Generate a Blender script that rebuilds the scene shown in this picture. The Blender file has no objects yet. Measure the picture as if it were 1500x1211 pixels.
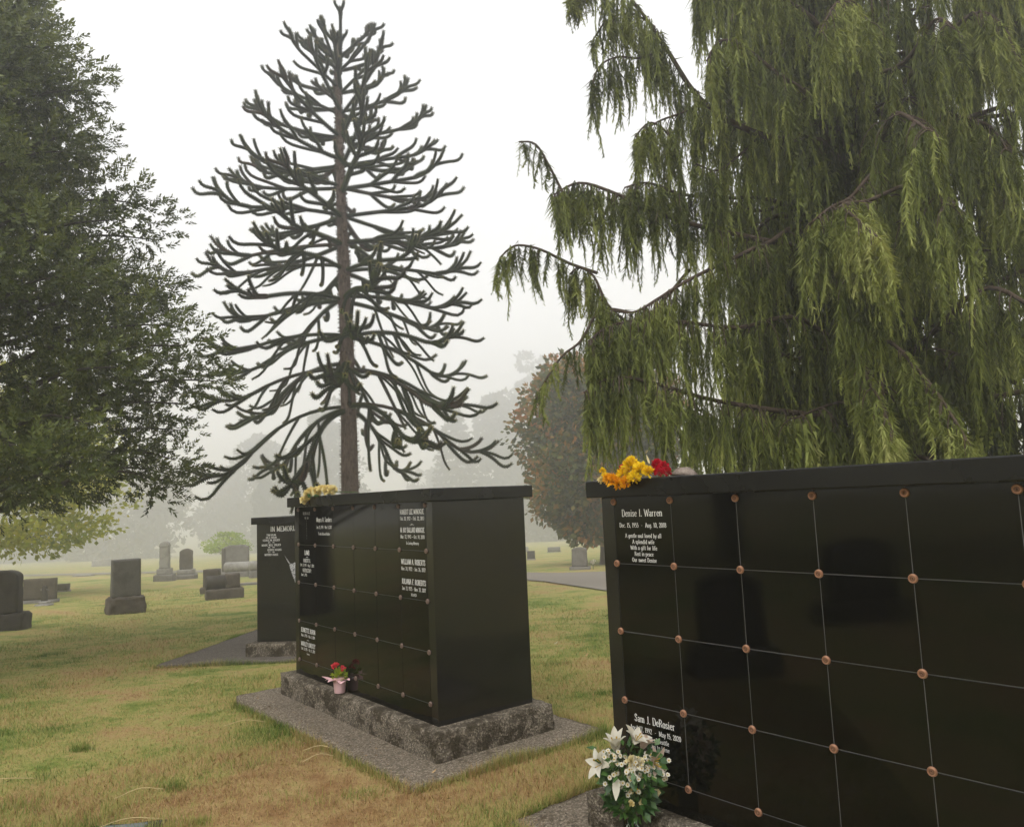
import bpy, bmesh, math, random
import numpy as np
from mathutils import Vector, Matrix, noise as mnoise

rng = np.random.default_rng(7)
random.seed(7)
SC = bpy.context.scene
COL = SC.collection
R = math.radians

# ------------------------------------------------------------------ camera
EYE = 1.73
PITCH, ROLL, FPX = 0.11154, 0.04268, 1110.13
cam_d = bpy.data.cameras.new('camera')
cam = bpy.data.objects.new('camera', cam_d)
COL.objects.link(cam)
Rt = Vector((1, 0, 0)); Up = Vector((0, -math.sin(PITCH), math.cos(PITCH))); Fw = Vector((0, math.cos(PITCH), math.sin(PITCH)))
Xc = Rt * math.cos(ROLL) - Up * math.sin(ROLL)
Yc = Rt * math.sin(ROLL) + Up * math.cos(ROLL)
Zc = -Fw
cam.matrix_world = Matrix(((Xc.x, Yc.x, Zc.x, 0), (Xc.y, Yc.y, Zc.y, 0), (Xc.z, Yc.z, Zc.z, EYE), (0, 0, 0, 1)))
cam_d.sensor_width = 36; cam_d.sensor_fit = 'HORIZONTAL'; cam_d.lens = FPX * 36 / 1500
cam_d.clip_start = .05; cam_d.clip_end = 3000
SC.camera = cam

# ------------------------------------------------------------------ world, sun, exposure
SUN_EL, SUN_AZ = R(52), R(205)          # azimuth the light comes from (0 = +Y, clockwise)
w = bpy.data.worlds.new('World'); SC.world = w; w.use_nodes = True
nt = w.node_tree; nt.nodes.clear()
sky = nt.nodes.new('ShaderNodeTexSky'); sky.sky_type = 'NISHITA'; sky.sun_disc = False
sky.sun_elevation = SUN_EL; sky.sun_rotation = SUN_AZ; sky.dust_density = 6; sky.air_density = 1.0
hs = nt.nodes.new('ShaderNodeHueSaturation'); hs.inputs['Saturation'].default_value = .10
mul = nt.nodes.new('ShaderNodeVectorMath'); mul.operation = 'SCALE'; mul.inputs['Scale'].default_value = .045
mx = nt.nodes.new('ShaderNodeMix'); mx.data_type = 'RGBA'; mx.inputs[0].default_value = .86
mx.inputs[7].default_value = (.985, .99, 1.0, 1)      # a closed grey overcast in front of the clear sky
bg = nt.nodes.new('ShaderNodeBackground'); bg.inputs['Strength'].default_value = .80
wo = nt.nodes.new('ShaderNodeOutputWorld')
nt.links.new(sky.outputs[0], hs.inputs['Color']); nt.links.new(hs.outputs[0], mul.inputs[0])
nt.links.new(mul.outputs[0], mx.inputs[6]); nt.links.new(mx.outputs[2], bg.inputs['Color']); nt.links.new(bg.outputs[0], wo.inputs['Surface'])
sl = bpy.data.lights.new('sun', 'SUN'); sl.energy = 1.5; sl.angle = R(40); sl.color = (1, .985, .96)
so = bpy.data.objects.new('sun', sl); COL.objects.link(so)
sd = Vector((math.sin(SUN_AZ) * math.cos(SUN_EL), math.cos(SUN_AZ) * math.cos(SUN_EL), math.sin(SUN_EL)))
so.rotation_euler = sd.to_track_quat('Z', 'Y').to_euler()
so.location = sd * 30
SC.view_settings.view_transform = 'Standard'; SC.view_settings.look = 'None'
SC.view_settings.exposure = 0.76; SC.view_settings.gamma = 1.0; SC.view_settings.use_curve_mapping = False
SC.render.engine = 'CYCLES'
SC.cycles.use_denoising = True
SC.cycles.max_bounces = 10; SC.cycles.diffuse_bounces = 2; SC.cycles.glossy_bounces = 4
SC.cycles.transmission_bounces = 6; SC.cycles.transparent_max_bounces = 8; SC.cycles.volume_bounces = 8
SC.cycles.use_adaptive_sampling = True; SC.cycles.adaptive_threshold = .02
HAZE_DENSITY = .0060

# ------------------------------------------------------------------ terrain
def T(x, y):
    y = np.minimum(y, 300.0)
    return -.05 * (np.sqrt((y - 6) ** 2 + 4) + (y - 6)) / 2

# ------------------------------------------------------------------ material helpers
class NB:
    def __init__(s, name):
        s.m = bpy.data.materials.new(name); s.m.use_nodes = True
        s.t = s.m.node_tree; s.n = s.t.nodes; s.b = s.n['Principled BSDF']; s.out = s.n['Material Output']
    def node(s, typ, **kw):
        n = s.n.new(typ)
        for k, v in kw.items():
            if k in n.inputs.keys(): n.inputs[k].default_value = v
            else: setattr(n, k, v)
        return n
    def link(s, a, b): s.t.links.new(a, b)
    def pos(s, obj=False):
        if obj: return s.node('ShaderNodeTexCoord').outputs['Object']
        return s.node('ShaderNodeNewGeometry').outputs['Position']
    def noise(s, scale, detail=4, rough=.55, vec=None, dist=0):
        n = s.node('ShaderNodeTexNoise'); n.inputs['Scale'].default_value = scale; n.inputs['Detail'].default_value = detail
        n.inputs['Roughness'].default_value = rough; n.inputs['Distortion'].default_value = dist
        if vec is not None: s.link(vec, n.inputs['Vector'])
        return n.outputs['Fac']
    def ramp(s, fac, stops, interp='LINEAR'):
        n = s.node('ShaderNodeValToRGB'); n.color_ramp.interpolation = interp
        e = n.color_ramp.elements
        while len(e) < len(stops): e.new(.5)
        for i, (p, c) in enumerate(stops):
            e[i].position = p; e[i].color = (c, c, c, 1) if isinstance(c, (int, float)) else (*c, 1)
        s.link(fac, n.inputs['Fac']); return n.outputs['Color']
    def mix(s, fac, a, b, mode='MIX'):
        n = s.node('ShaderNodeMix'); n.data_type = 'RGBA'; n.blend_type = mode
        for i, v in ((0, fac), (6, a), (7, b)):
            if isinstance(v, (int, float)): n.inputs[i].default_value = v if i == 0 else (v, v, v, 1)
            elif isinstance(v, tuple): n.inputs[i].default_value = (*v, 1)
            else: s.link(v, n.inputs[i])
        return n.outputs[2]
    def math(s, op, a, b=0.0):
        n = s.node('ShaderNodeMath'); n.operation = op
        for i, v in ((0, a), (1, b)):
            if isinstance(v, (int, float)): n.inputs[i].default_value = v
            else: s.link(v, n.inputs[i])
        return n.outputs[0]
    def attr(s, name):
        n = s.node('ShaderNodeAttribute'); n.attribute_name = name; return n.outputs['Fac']
    def bump(s, h, strength=.4, dist=.01):
        n = s.node('ShaderNodeBump'); n.inputs['Strength'].default_value = strength; n.inputs['Distance'].default_value = dist
        s.link(h, n.inputs['Height']); s.link(n.outputs[0], s.b.inputs['Normal'])
    def set(s, col=None, rough=None, spec=None, metal=None):
        for k, v in (('Base Color', col), ('Roughness', rough), ('Specular IOR Level', spec), ('Metallic', metal)):
            if v is None: continue
            if isinstance(v, tuple): s.b.inputs[k].default_value = (*v, 1)
            elif isinstance(v, (int, float)): s.b.inputs[k].default_value = v
            else: s.link(v, s.b.inputs[k])
        return s.m

def plain(name, col, rough=.6, var=.18, scale=30, spec=.4, metal=0):
    b = NB(name); n = b.noise(scale, 4)
    c = b.ramp(n, [(.25, tuple(v * (1 - var) for v in col)), (.75, tuple(min(1, v * (1 + var)) for v in col))])
    return b.set(c, rough, spec, metal)

def foliage(name, stops, transl=.25, rough=.5, scale=.8, spec=.25, tr_col=None):
    """leaf colour from the per-leaf attribute (random, set lighter on some clump tops) plus a clump-sized noise"""
    b = NB(name)
    n = b.noise(scale, 3, vec=b.pos())
    f = b.math('ADD', b.math('MULTIPLY', b.attr('rnd'), .6), b.math('MULTIPLY', b.math('SUBTRACT', n, .3), 1.0))
    c = b.ramp(f, stops); b.set(c, rough, spec)
    if transl:
        t = b.node('ShaderNodeBsdfTranslucent'); b.link(b.mix(1.0, c, tr_col or (1.25, 1.2, .7), 'MULTIPLY'), t.inputs['Color'])
        ms = b.node('ShaderNodeMixShader'); ms.inputs[0].default_value = transl
        b.link(b.b.outputs[0], ms.inputs[1]); b.link(t.outputs[0], ms.inputs[2]); b.link(ms.outputs[0], b.out.inputs['Surface'])
    return b.m

def lawn_colour(b, blade=False):
    p = b.pos()
    big = b.noise(.33, 3, .6, p, .6)
    mid = b.noise(1.3, 4, .65, p, .4)
    fine = b.noise(9, 3, .6, p)
    sep = b.node('ShaderNodeSeparateXYZ'); b.link(p, sep.inputs[0])
    # the lawn has dried out in the open middle, near the camera
    near = b.math('SUBTRACT', 1.0, b.math('MULTIPLY', b.math('ABSOLUTE', b.math('SUBTRACT', sep.outputs[1], 4.6)), .33))
    near = b.math('MAXIMUM', near, 0.0)
    lat = b.math('MAXIMUM', b.math('SUBTRACT', 1.0, b.math('MULTIPLY', b.math('ABSOLUTE', b.math('ADD', sep.outputs[0], 1.5)), .30)), 0.0)
    dry = b.math('ADD', b.math('ADD', b.math('MULTIPLY', big, .55), b.math('MULTIPLY', mid, .70)), b.math('MULTIPLY', b.math('MULTIPLY', near, lat), .22))
    dry = b.math('ADD', dry, b.math('MULTIPLY', b.math('SUBTRACT', fine, .5), .34))
    if blade: dry = b.math('ADD', dry, b.math('MULTIPLY', b.math('SUBTRACT', b.attr('rnd'), .5), .42))
    c = b.ramp(dry, [(.40, (.075, .135, .020)), (.53, (.185, .225, .050)), (.645, (.33, .295, .100)), (.77, (.375, .255, .115)), (.92, (.25, .14, .06))])
    return c, fine, p

# ------------------------------------------------------------------ materials
M = {}
b = NB('lawn'); c, fine, p = lawn_colour(b)
f2 = b.noise(60, 4, .7, p); f3 = b.noise(170, 2, .6, p)
c = b.mix(.55, c, b.ramp(f2, [(.3, .45), (.7, 1.35)]), 'MULTIPLY')
b.bump(b.math('ADD', f2, f3), .5, .03); M['lawn'] = b.set(c, .95, .1)
b = NB('grass_blade'); c, fine, p = lawn_colour(b, True)
b.set(b.mix(1.0, c, (1.15, 1.15, 1.1), 'MULTIPLY'), .6, .15)
t = b.node('ShaderNodeBsdfTranslucent'); b.link(c, t.inputs['Color']); ms = b.node('ShaderNodeMixShader'); ms.inputs[0].default_value = .3
b.link(b.b.outputs[0], ms.inputs[1]); b.link(t.outputs[0], ms.inputs[2]); b.link(ms.outputs[0], b.out.inputs['Surface']); M['blade'] = b.m

def granite_black(name, rough, base=.010, spec=.5):
    b = NB(name); o = b.pos(True)
    v = b.noise(420, 2, .7, o); g = b.noise(3, 4, .6, o)
    c = b.ramp(v, [(.40, (base * .6, base * .58, base * .55)), (.62, (base * 1.3, base * 1.25, base * 1.15)), (.80, (base * 4, base * 3.8, base * 3.4))])
    r = b.ramp(g, [(.3, rough * .7), (.75, rough * 1.6)])
    return b.set(c, r, spec)
M['granite'] = granite_black('polished_black_granite', .06, .0022, .30)
M['granite_satin'] = granite_black('satin_black_granite', .11, .011, .5)
M['granite_cap'] = granite_black('honed_black_granite', .22, .007, .35)
M['caulk'] = plain('grey_joint', (.10, .10, .097), .8)
M['etch'] = plain('etched_white', (.66, .65, .62), .8, .12, 60)
M['etch_dim'] = plain('etched_grey', (.34, .33, .30), .8, .12, 60)
b = NB('etched_mottled'); M['etch_mottled'] = b.set(b.ramp(b.noise(70, 4, .7, b.pos(True)), [(.38, .03), (.55, .45), (.7, .62)]), .8, .2)
b = NB('copper'); n = b.noise(40, 4, vec=b.pos(True))
ln = b.node('ShaderNodeVectorMath'); ln.operation = 'LENGTH'; b.link(b.pos(True), ln.inputs[0])
rg = b.ramp(b.math('MULTIPLY', ln.outputs['Value'], 46), [(.0, .12), (.20, .15), (.26, 1.0), (.42, .95), (.47, .35), (.58, .45), (.64, 1.0), (.86, 1.0), (.93, .55)])
M['copper'] = b.set(b.mix(1.0, b.ramp(n, [(.3, (.26, .12, .065)), (.7, (.46, .25, .155))]), rg, 'MULTIPLY'), .5, .5, .55)

b = NB('dull_copper'); n = b.noise(40, 4, vec=b.pos(True))
M['copper_dull'] = b.set(b.ramp(n, [(.3, (.10, .065, .05)), (.7, (.22, .15, .12))]), .6, .4, .3)  # duller, less saturated copper for the two farther walls
def concrete(name, dark, light, moss, scale=1.0, moss_amt=.5):
    b = NB(name); p = b.pos()
    vo = b.node('ShaderNodeTexVoronoi'); vo.inputs['Scale'].default_value = 62 * scale; b.link(p, vo.inputs['Vector'])
    agg = b.ramp(vo.outputs['Color'], [(.15, tuple(v * .55 for v in dark)), (.5, dark), (.85, light)])
    n1 = b.noise(5, 5, .65, p); n2 = b.noise(28, 4, .6, p)
    c = b.mix(b.ramp(n2, [(.35, .0), (.7, .55)]), agg, tuple((x + y) * .42 for x, y in zip(dark, light)))
    c = b.mix(b.ramp(b.math('ADD', b.math('MULTIPLY', n1, .7), b.math('MULTIPLY', n2, .3)), [(.63 - moss_amt * .22, .0), (.68 - moss_amt * .18, .85)]), c, moss)
    b.bump(b.math('ADD', b.math('MULTIPLY', vo.outputs['Distance'], 1.2), n2), .7, .012)
    return b.set(c, .95, .15)
M['plinth'] = concrete('weathered_concrete', (.12, .10, .075), (.32, .275, .215), (.035, .027, .016), 1.5, .70)
M['slab'] = concrete('exposed_aggregate', (.135, .11, .08), (.36, .30, .23), (.075, .055, .032), 1.7, .30)
M['pathslab'] = concrete('dark_aggregate', (.115, .098, .080), (.23, .20, .17), (.06, .05, .038), 1.6, .25)
M['asphalt'] = plain('worn_asphalt', (.20, .178, .15), 1.0, .15, 8, .05)

def stone(name, lo, hi, stain=(.05, .045, .035), k=.45):
    b = NB(name); o = b.pos()
    sp = b.noise(90, 2, .7, o); pa = b.noise(3.5, 5, .65, o)
    c = b.ramp(sp, [(.3, lo), (.7, hi)])
    c = b.mix(b.ramp(pa, [(.50 - k * .1, 0.0), (.72, .85)]), c, stain)
    b.bump(b.noise(25, 5, .7, o), .5, .02)
    return b.set(c, .85, .2)
M['stone_grey'] = stone('grey_granite', (0.087, 0.081, 0.068), (0.136, 0.127, 0.112))
M['stone_dark'] = stone('dark_weathered_granite', (0.037, 0.032, 0.027), (0.068, 0.061, 0.050), (.025, .02, .015))
M['stone_brown'] = stone('brown_weathered_granite', (0.066, 0.055, 0.041), (0.119, 0.099, 0.076), (.035, .027, .02), .8)
M['stone_pale'] = stone('pale_stained_marble', (0.216, 0.202, 0.180), (0.331, 0.317, 0.295), (.11, .095, .075), .8)
M['stone_mid'] = stone('mid_grey_stone', (0.132, 0.122, 0.109), (0.198, 0.185, 0.165), (.08, .07, .055), .5)

def bark(name, lo, hi, scale=14):
    b = NB(name); p = b.pos()
    mp = b.node('ShaderNodeMapping'); mp.inputs['Scale'].default_value = (1, 1, .25); b.link(p, mp.inputs[0])
    n = b.noise(scale, 6, .7, mp.outputs[0]); b.bump(n, .8, .03)
    return b.set(b.ramp(n, [(.3, lo), (.7, hi)]), .95, .1)
M['bark_brown'] = bark('brown_bark', (.035, .024, .018), (.11, .08, .06))
M['bark_grey'] = bark('grey_bark', (.03, .026, .022), (.10, .088, .075))
M['bark_monkey'] = bark('scaly_bark', (.085, .060, .048), (.24, .18, .145), 30)
b = NB('monkey_scales'); rr = b.attr('rnd'); sp = b.node('ShaderNodeSeparateXYZ'); b.link(b.node('ShaderNodeNewGeometry').outputs['Normal'], sp.inputs[0])
M['monkey'] = b.set(b.ramp(rr, [(.0, (.10, .062, .036)), (.09, (.05, .036, .018)), (.14, (.014, .021, .006)), (.5, (.038, .056, .012)), (.85, (.085, .11, .022)), (1, (.18, .16, .04))]), .55, .25)
M['cypress'] = foliage('weeping_cypress_foliage', [(.10, (.030, .036, .008)), (.34, (.090, .112, .020)), (.56, (.195, .225, .046)), (.78, (.32, .345, .098)), (1, (.42, .41, .15))], .30, .6, 1.3)
M['evergreen'] = foliage('evergreen_oak_leaves', [(.12, (.024, .034, .009)), (.42, (.068, .090, .020)), (.68, (.130, .158, .034)), (.95, (.22, .225, .055))], .28, .42, 1.1, .3)
M['maple'] = foliage('yellowing_maple_leaves', [(.1, (.14, .19, .02)), (.5, (.34, .36, .03)), (.9, (.55, .44, .05))], .45, .6, .5)
M['autumn'] = foliage('rusty_leaves', [(.18, (.032, .050, .010)), (.46, (.095, .105, .018)), (.66, (.30, .135, .025)), (.92, (.52, .14, .035))], .25, .6, .34)
M['far_green'] = foliage('far_conifer_foliage', [(.1, (.02, .028, .014)), (.9, (.06, .07, .03))], .15, .7, .2)
M['far_broad'] = foliage('far_broadleaf_foliage', [(.1, (.035, .04, .018)), (.5, (.075, .07, .03)), (.9, (.14, .09, .045))], .25, .7, .12)
M['young_green'] = foliage('young_tree_leaves', [(.1, (.16, .26, .02)), (.9, (.40, .48, .06))], .45, .6, .8)
def petal(name, a, c, tr=.35):
    return foliage(name, [(.15, a), (.8, c)], tr, .6, 14, .2, (1, 1, 1))
M['yellow'] = petal('yellow_petals', (.88, .52, .006), (.95, .74, .03))
M['orange'] = petal('orange_petals', (.78, .28, .004), (.90, .50, .01))
M['cream_yellow'] = petal('pale_yellow_petals', (.80, .62, .22), (.92, .82, .46))
M['red'] = petal('red_petals', (.38, .004, .012), (.66, .02, .05))
M['pinkred'] = petal('coral_petals', (.66, .02, .05), (.85, .12, .14))
M['white'] = petal('white_petals', (.60, .55, .43), (.76, .73, .64))
M['blush'] = petal('blush_petals', (.62, .45, .36), (.78, .66, .56))
M['cream'] = petal('cream_petals', (.80, .68, .36), (.88, .80, .55))
M['centre'] = plain('flower_centre', (.45, .30, .03), .8)
M['stem'] = plain('green_stem', (.07, .13, .03), .6)
M['bleaf'] = foliage('bouquet_leaves', [(.15, (.015, .045, .012)), (.55, (.035, .095, .02)), (.9, (.10, .19, .04))], .2, .4, 16, .4)
M['pot_pink'] = plain('pale_pink_pot', (.72, .46, .47), .5, .06)
M['paper_pink'] = plain('pink_paper', (.80, .50, .52), .55, .08)
M['plaque'] = plain('grey_plaque', (.13, .145, .15), .45, .15, 20)
M['straw'] = plain('straw', (.52, .40, .20), .8)
M['dead_leaf'] = plain('dead_leaf', (.45, .30, .14), .8)
M['litter'] = foliage('dead_leaf_bits', [(.1, (.05, .03, .015)), (.5, (.16, .10, .05)), (.9, (.34, .22, .11))], 0, .9, 3)
M['shell'] = stone('pitted_pale_stone', (.20, .16, .135), (.40, .34, .29), (.08, .05, .04), .5)
b = NB('vase_glass'); b.b.inputs['Transmission Weight'].default_value = 1; M['glass'] = b.set((.93, .97, .93), .02, .5); b.b.inputs['IOR'].default_value = 1.45
b = NB('vase_water'); b.b.inputs['Transmission Weight'].default_value = 1; M['water'] = b.set((.80, .86, .72), .0, .5); b.b.inputs['IOR'].default_value = 1.33

# ------------------------------------------------------------------ object helpers
def tag(o, label=None, cat=None, group=None, kind=None):
    for k, v in (('label', label), ('category', cat), ('group', group), ('kind', kind)):
        if v: o[k] = v
    return o
def empty(name, loc=(0, 0, 0), rz=0):
    o = bpy.data.objects.new(name, None); o.empty_display_size = .2; COL.objects.link(o); o.location = loc; o.rotation_euler = (0, 0, rz); return o
def link(name, me, parent=None, loc=None, rot=None, scale=None):
    o = bpy.data.objects.new(name, me); COL.objects.link(o); o.parent = parent
    if loc is not None: o.location = loc
    if rot is not None: o.rotation_euler = rot
    if scale is not None: o.scale = scale
    return o
def npmesh(name, V, quads=None, tris=None, mat=None, rnd=None, smooth=False):
    me = bpy.data.meshes.new(name); V = np.asarray(V, np.float32)
    loops = []; tot = []
    if tris is not None and len(tris): tris = np.asarray(tris, np.int32); loops.append(tris.ravel()); tot.append(np.full(len(tris), 3, np.int32))
    if quads is not None and len(quads): quads = np.asarray(quads, np.int32); loops.append(quads.ravel()); tot.append(np.full(len(quads), 4, np.int32))
    L = np.concatenate(loops); C = np.concatenate(tot)
    me.vertices.add(len(V)); me.vertices.foreach_set('co', V.ravel())
    me.loops.add(len(L)); me.loops.foreach_set('vertex_index', L)
    me.polygons.add(len(C)); st = np.zeros(len(C), np.int32); st[1:] = np.cumsum(C)[:-1]
    me.polygons.foreach_set('loop_start', st); me.polygons.foreach_set('loop_total', C)
    if smooth: me.polygons.foreach_set('use_smooth', np.ones(len(C), bool))
    if rnd is not None:
        a = me.attributes.new('rnd', 'FLOAT', 'FACE'); a.data.foreach_set('value', np.asarray(rnd, np.float32))
    me.update(calc_edges=True)
    if mat is not None: me.materials.append(mat)
    return me
class MB:
    """collects pieces of one part (tris first, then quads)"""
    def __init__(s): s.V = []; s.Q = []; s.Tr = []; s.rq = []; s.rt = []; s.n = 0
    def add(s, V, quads=None, tris=None, rq=None, rt=None):
        V = np.asarray(V, float).reshape(-1, 3)
        if quads is not None and len(quads):
            s.Q.append(np.asarray(quads) + s.n); s.rq.append(np.asarray(rq) if rq is not None else rng.random(len(quads)))
        if tris is not None and len(tris):
            s.Tr.append(np.asarray(tris) + s.n); s.rt.append(np.asarray(rt) if rt is not None else rng.random(len(tris)))
        s.V.append(V); s.n += len(V)
    def tube(s, pts, rad, sides=6, r=None):
        pts = np.asarray(pts, float); n = len(pts); rad = np.broadcast_to(np.asarray(rad, float), (n,))
        tn = np.gradient(pts, axis=0); tn /= np.linalg.norm(tn, axis=1)[:, None] + 1e-9
        up = np.where(np.abs(tn[:, 2:3]) > .9, np.array([[1., 0, 0]]), np.array([[0, 0, 1.]]))
        a = np.cross(tn, up); a /= np.linalg.norm(a, axis=1)[:, None]
        for i in range(1, n):                                    # keep the frame from flipping
            v = a[i - 1] - tn[i] * (a[i - 1] @ tn[i]); l = np.linalg.norm(v)
            if l > 1e-6: a[i] = v / l
        c = np.cross(tn, a); th = np.linspace(0, 2 * np.pi, sides, endpoint=False)
        V = pts[:, None] + rad[:, None, None] * (np.cos(th)[None, :, None] * a[:, None] + np.sin(th)[None, :, None] * c[:, None])
        i, j = np.meshgrid(np.arange(n - 1), np.arange(sides), indexing='ij'); j2 = (j + 1) % sides
        q = np.stack([i * sides + j, i * sides + j2, (i + 1) * sides + j2, (i + 1) * sides + j], -1).reshape(-1, 4)
        s.add(V.reshape(-1, 3), q, rq=np.full(len(q), .35 if r is None else r))
        return a, c, tn
    def leaves(s, P, D, N, L, W, mid=.45, rnd=None):
        """rhombic leaves: base P, unit direction D, flat normal N"""
        S = np.cross(D, N); S /= np.linalg.norm(S, axis=1)[:, None] + 1e-9
        L = np.broadcast_to(L, (len(P),))[:, None]; W = np.broadcast_to(W, (len(P),))[:, None]
        V = np.stack([P, P + D * L * mid + S * W * .5, P + D * L, P + D * L * mid - S * W * .5], 1)
        q = np.arange(len(P) * 4).reshape(-1, 4); s.add(V.reshape(-1, 3), q, rq=rnd if rnd is not None else rng.random(len(P)))
    def strands(s, P, D, N, L, W):
        S = np.cross(D, N); S /= np.linalg.norm(S, axis=1)[:, None] + 1e-9
        V = np.stack([P + S * W[:, None] * .5, P - S * W[:, None] * .5, P + D * L[:, None]], 1)
        s.add(V.reshape(-1, 3), None, np.arange(len(P) * 3).reshape(-1, 3))
    def mesh(s, name, mat, smooth=False):
        return npmesh(name, np.concatenate(s.V), np.concatenate(s.Q) if s.Q else None, np.concatenate(s.Tr) if s.Tr else None, mat,
                      np.concatenate(s.rt + s.rq), smooth)
    def build(s, name, mat, parent=None, smooth=False, **kw): return link(name, s.mesh(name, mat, smooth), parent, **kw)
def unit(v): return v / (np.linalg.norm(v, axis=-1, keepdims=True) + 1e-9)
def rdir(n): return unit(rng.normal(size=(n, 3)))

def box_me(name, lo, hi, mat, bevel=.004, segs=2):
    bm = bmesh.new(); bmesh.ops.create_cube(bm, size=1)
    lo = Vector(lo); hi = Vector(hi)
    for v in bm.verts: v.co = Vector(((lo[i] + hi[i]) / 2 + v.co[i] * (hi[i] - lo[i])) for i in range(3))
    if bevel: bmesh.ops.bevel(bm, geom=list(bm.edges), offset=bevel, segments=segs, affect='EDGES', profile=.5)
    me = bpy.data.meshes.new(name); bm.to_mesh(me); bm.free(); me.materials.append(mat); return me
def rough_box_me(name, lo, hi, mat, cell=.04, amp=.012, seed=0, taper=1.0, keep_top=False, scale=5.0, top=None):
    """a stone or concrete block with uneven, chipped faces"""
    lo = Vector(lo); hi = Vector(hi); d = hi - lo
    bm = bmesh.new(); bmesh.ops.create_cube(bm, size=1)
    for ax in range(3):
        n = max(1, min(90, int(d[ax] / cell)))
        ed = [e for e in bm.edges if abs((e.verts[0].co - e.verts[1].co)[ax]) > .5 and abs((e.verts[0].co - e.verts[1].co).length - 1) < 1e-4]
        if n > 1: bmesh.ops.subdivide_edges(bm, edges=ed, cuts=n - 1, use_grid_fill=True)
    for v in bm.verts:
        u = v.co.copy(); k = 1 + (taper - 1) * (u.z + .5)
        p = Vector((lo[i] + (u[i] + .5) * d[i]) for i in range(3))
        c = (lo + hi) / 2
        p.x = c.x + (p.x - c.x) * k; p.y = c.y + (p.y - c.y) * k
        on = [abs(abs(u[i]) - .5) < 1e-4 for i in range(3)]
        n3 = mnoise.noise_vector(p * scale + Vector((seed * 7.1, 3.3, seed))) * amp + mnoise.noise_vector(p * scale * 4 + Vector((seed, 9, 1))) * amp * .5
        if keep_top and on[2]: n3.z *= .25
        if sum(on) >= 2:                                          # worn edges
            for i in range(3):
                if on[i]: n3[i] -= math.copysign(amp * (.7 + .8 * mnoise.noise(p * scale * 2)), u[i])
        if top and u.z > 0: p.z += top(u.x, u.y) * (u.z * 2)
        v.co = p + n3
    me = bpy.data.meshes.new(name); bm.to_mesh(me); bm.free()
    for f in me.polygons: f.use_smooth = True
    me.materials.append(mat); return me
def lathe_me(name, prof, mat, segs=24, smooth=True):
    m = MB(); prof = np.asarray(prof, float); n = len(prof); th = np.linspace(0, 2 * np.pi, segs, endpoint=False)
    V = np.stack([prof[:, None, 0] * np.cos(th), prof[:, None, 0] * np.sin(th), np.repeat(prof[:, 1:2], segs, 1)], -1)
    i, j = np.meshgrid(np.arange(n - 1), np.arange(segs), indexing='ij'); j2 = (j + 1) % segs
    m.add(V.reshape(-1, 3), np.stack([i * segs + j, i * segs + j2, (i + 1) * segs + j2, (i + 1) * segs + j], -1).reshape(-1, 4))
    return m.mesh(name, mat, smooth)

# ------------------------------------------------------------------ the ground
def axis(a, b_, n, k):
    t = np.linspace(-1, 1, n); s = np.sinh(k * t) / np.sinh(k); return np.where(s < 0, -s * a, s * b_)
gx = axis(-700, 700, 181, 5.5); gy = axis(-300, 900, 221, 6.2) + 6
X, Y = np.meshgrid(gx, gy); Z = T(X, Y)
Z = Z + .02 * np.sin(X * .9 + Y * .35) * np.exp(-((Y - 20) / 30) ** 2) * (Y > 9) * np.clip((Y - 9) / 4, 0, 1)
i, j = np.meshgrid(np.arange(len(gy) - 1), np.arange(len(gx) - 1), indexing='ij'); nx = len(gx)
q = np.stack([i * nx + j, i * nx + j + 1, (i + 1) * nx + j + 1, (i + 1) * nx + j], -1).reshape(-1, 4)
tag(link('ground', npmesh('ground', np.stack([X, Y, Z], -1).reshape(-1, 3), q, None, M['lawn'], None, True)), kind='structure')

def ribbon(name, A, B, mat, dz=.012):
    """a road strip between two edge lines, laid on the terrain"""
    A = np.array(A, float); B = np.array(B, float)
    def dense(P):
        t = np.linspace(0, len(P) - 1, 90); k = np.arange(len(P)); return np.stack([np.interp(t, k, P[:, 0]), np.interp(t, k, P[:, 1])], -1)
    A, B = dense(A), dense(B); s = np.linspace(0, 1, 7)
    P = A[:, None] * (1 - s)[None, :, None] + B[:, None] * s[None, :, None]
    V = np.concatenate([P, (T(P[..., 0], P[..., 1]) + dz + .03)[..., None]], -1)
    i, j = np.meshgrid(np.arange(89), np.arange(6), indexing='ij')
    q = np.stack([i * 7 + j, i * 7 + j + 1, (i + 1) * 7 + j + 1, (i + 1) * 7 + j], -1).reshape(-1, 4)
    return tag(link(name, npmesh(name, V.reshape(-1, 3), q, None, mat)), kind='structure')
ribbon('road', [(14, 2), (5.4, 9), (3.6, 14), (2.09, 19.3), (.7, 24.3), (-3, 31), (-11, 43), (-23, 52), (-60, 70)],
       [(26, 8), (17, 18), (10, 24.5), (5.2, 28), (1.4, 29), (-1.5, 33), (-10, 47), (-23, 55.5), (-60, 75)], M['asphalt'])

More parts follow.
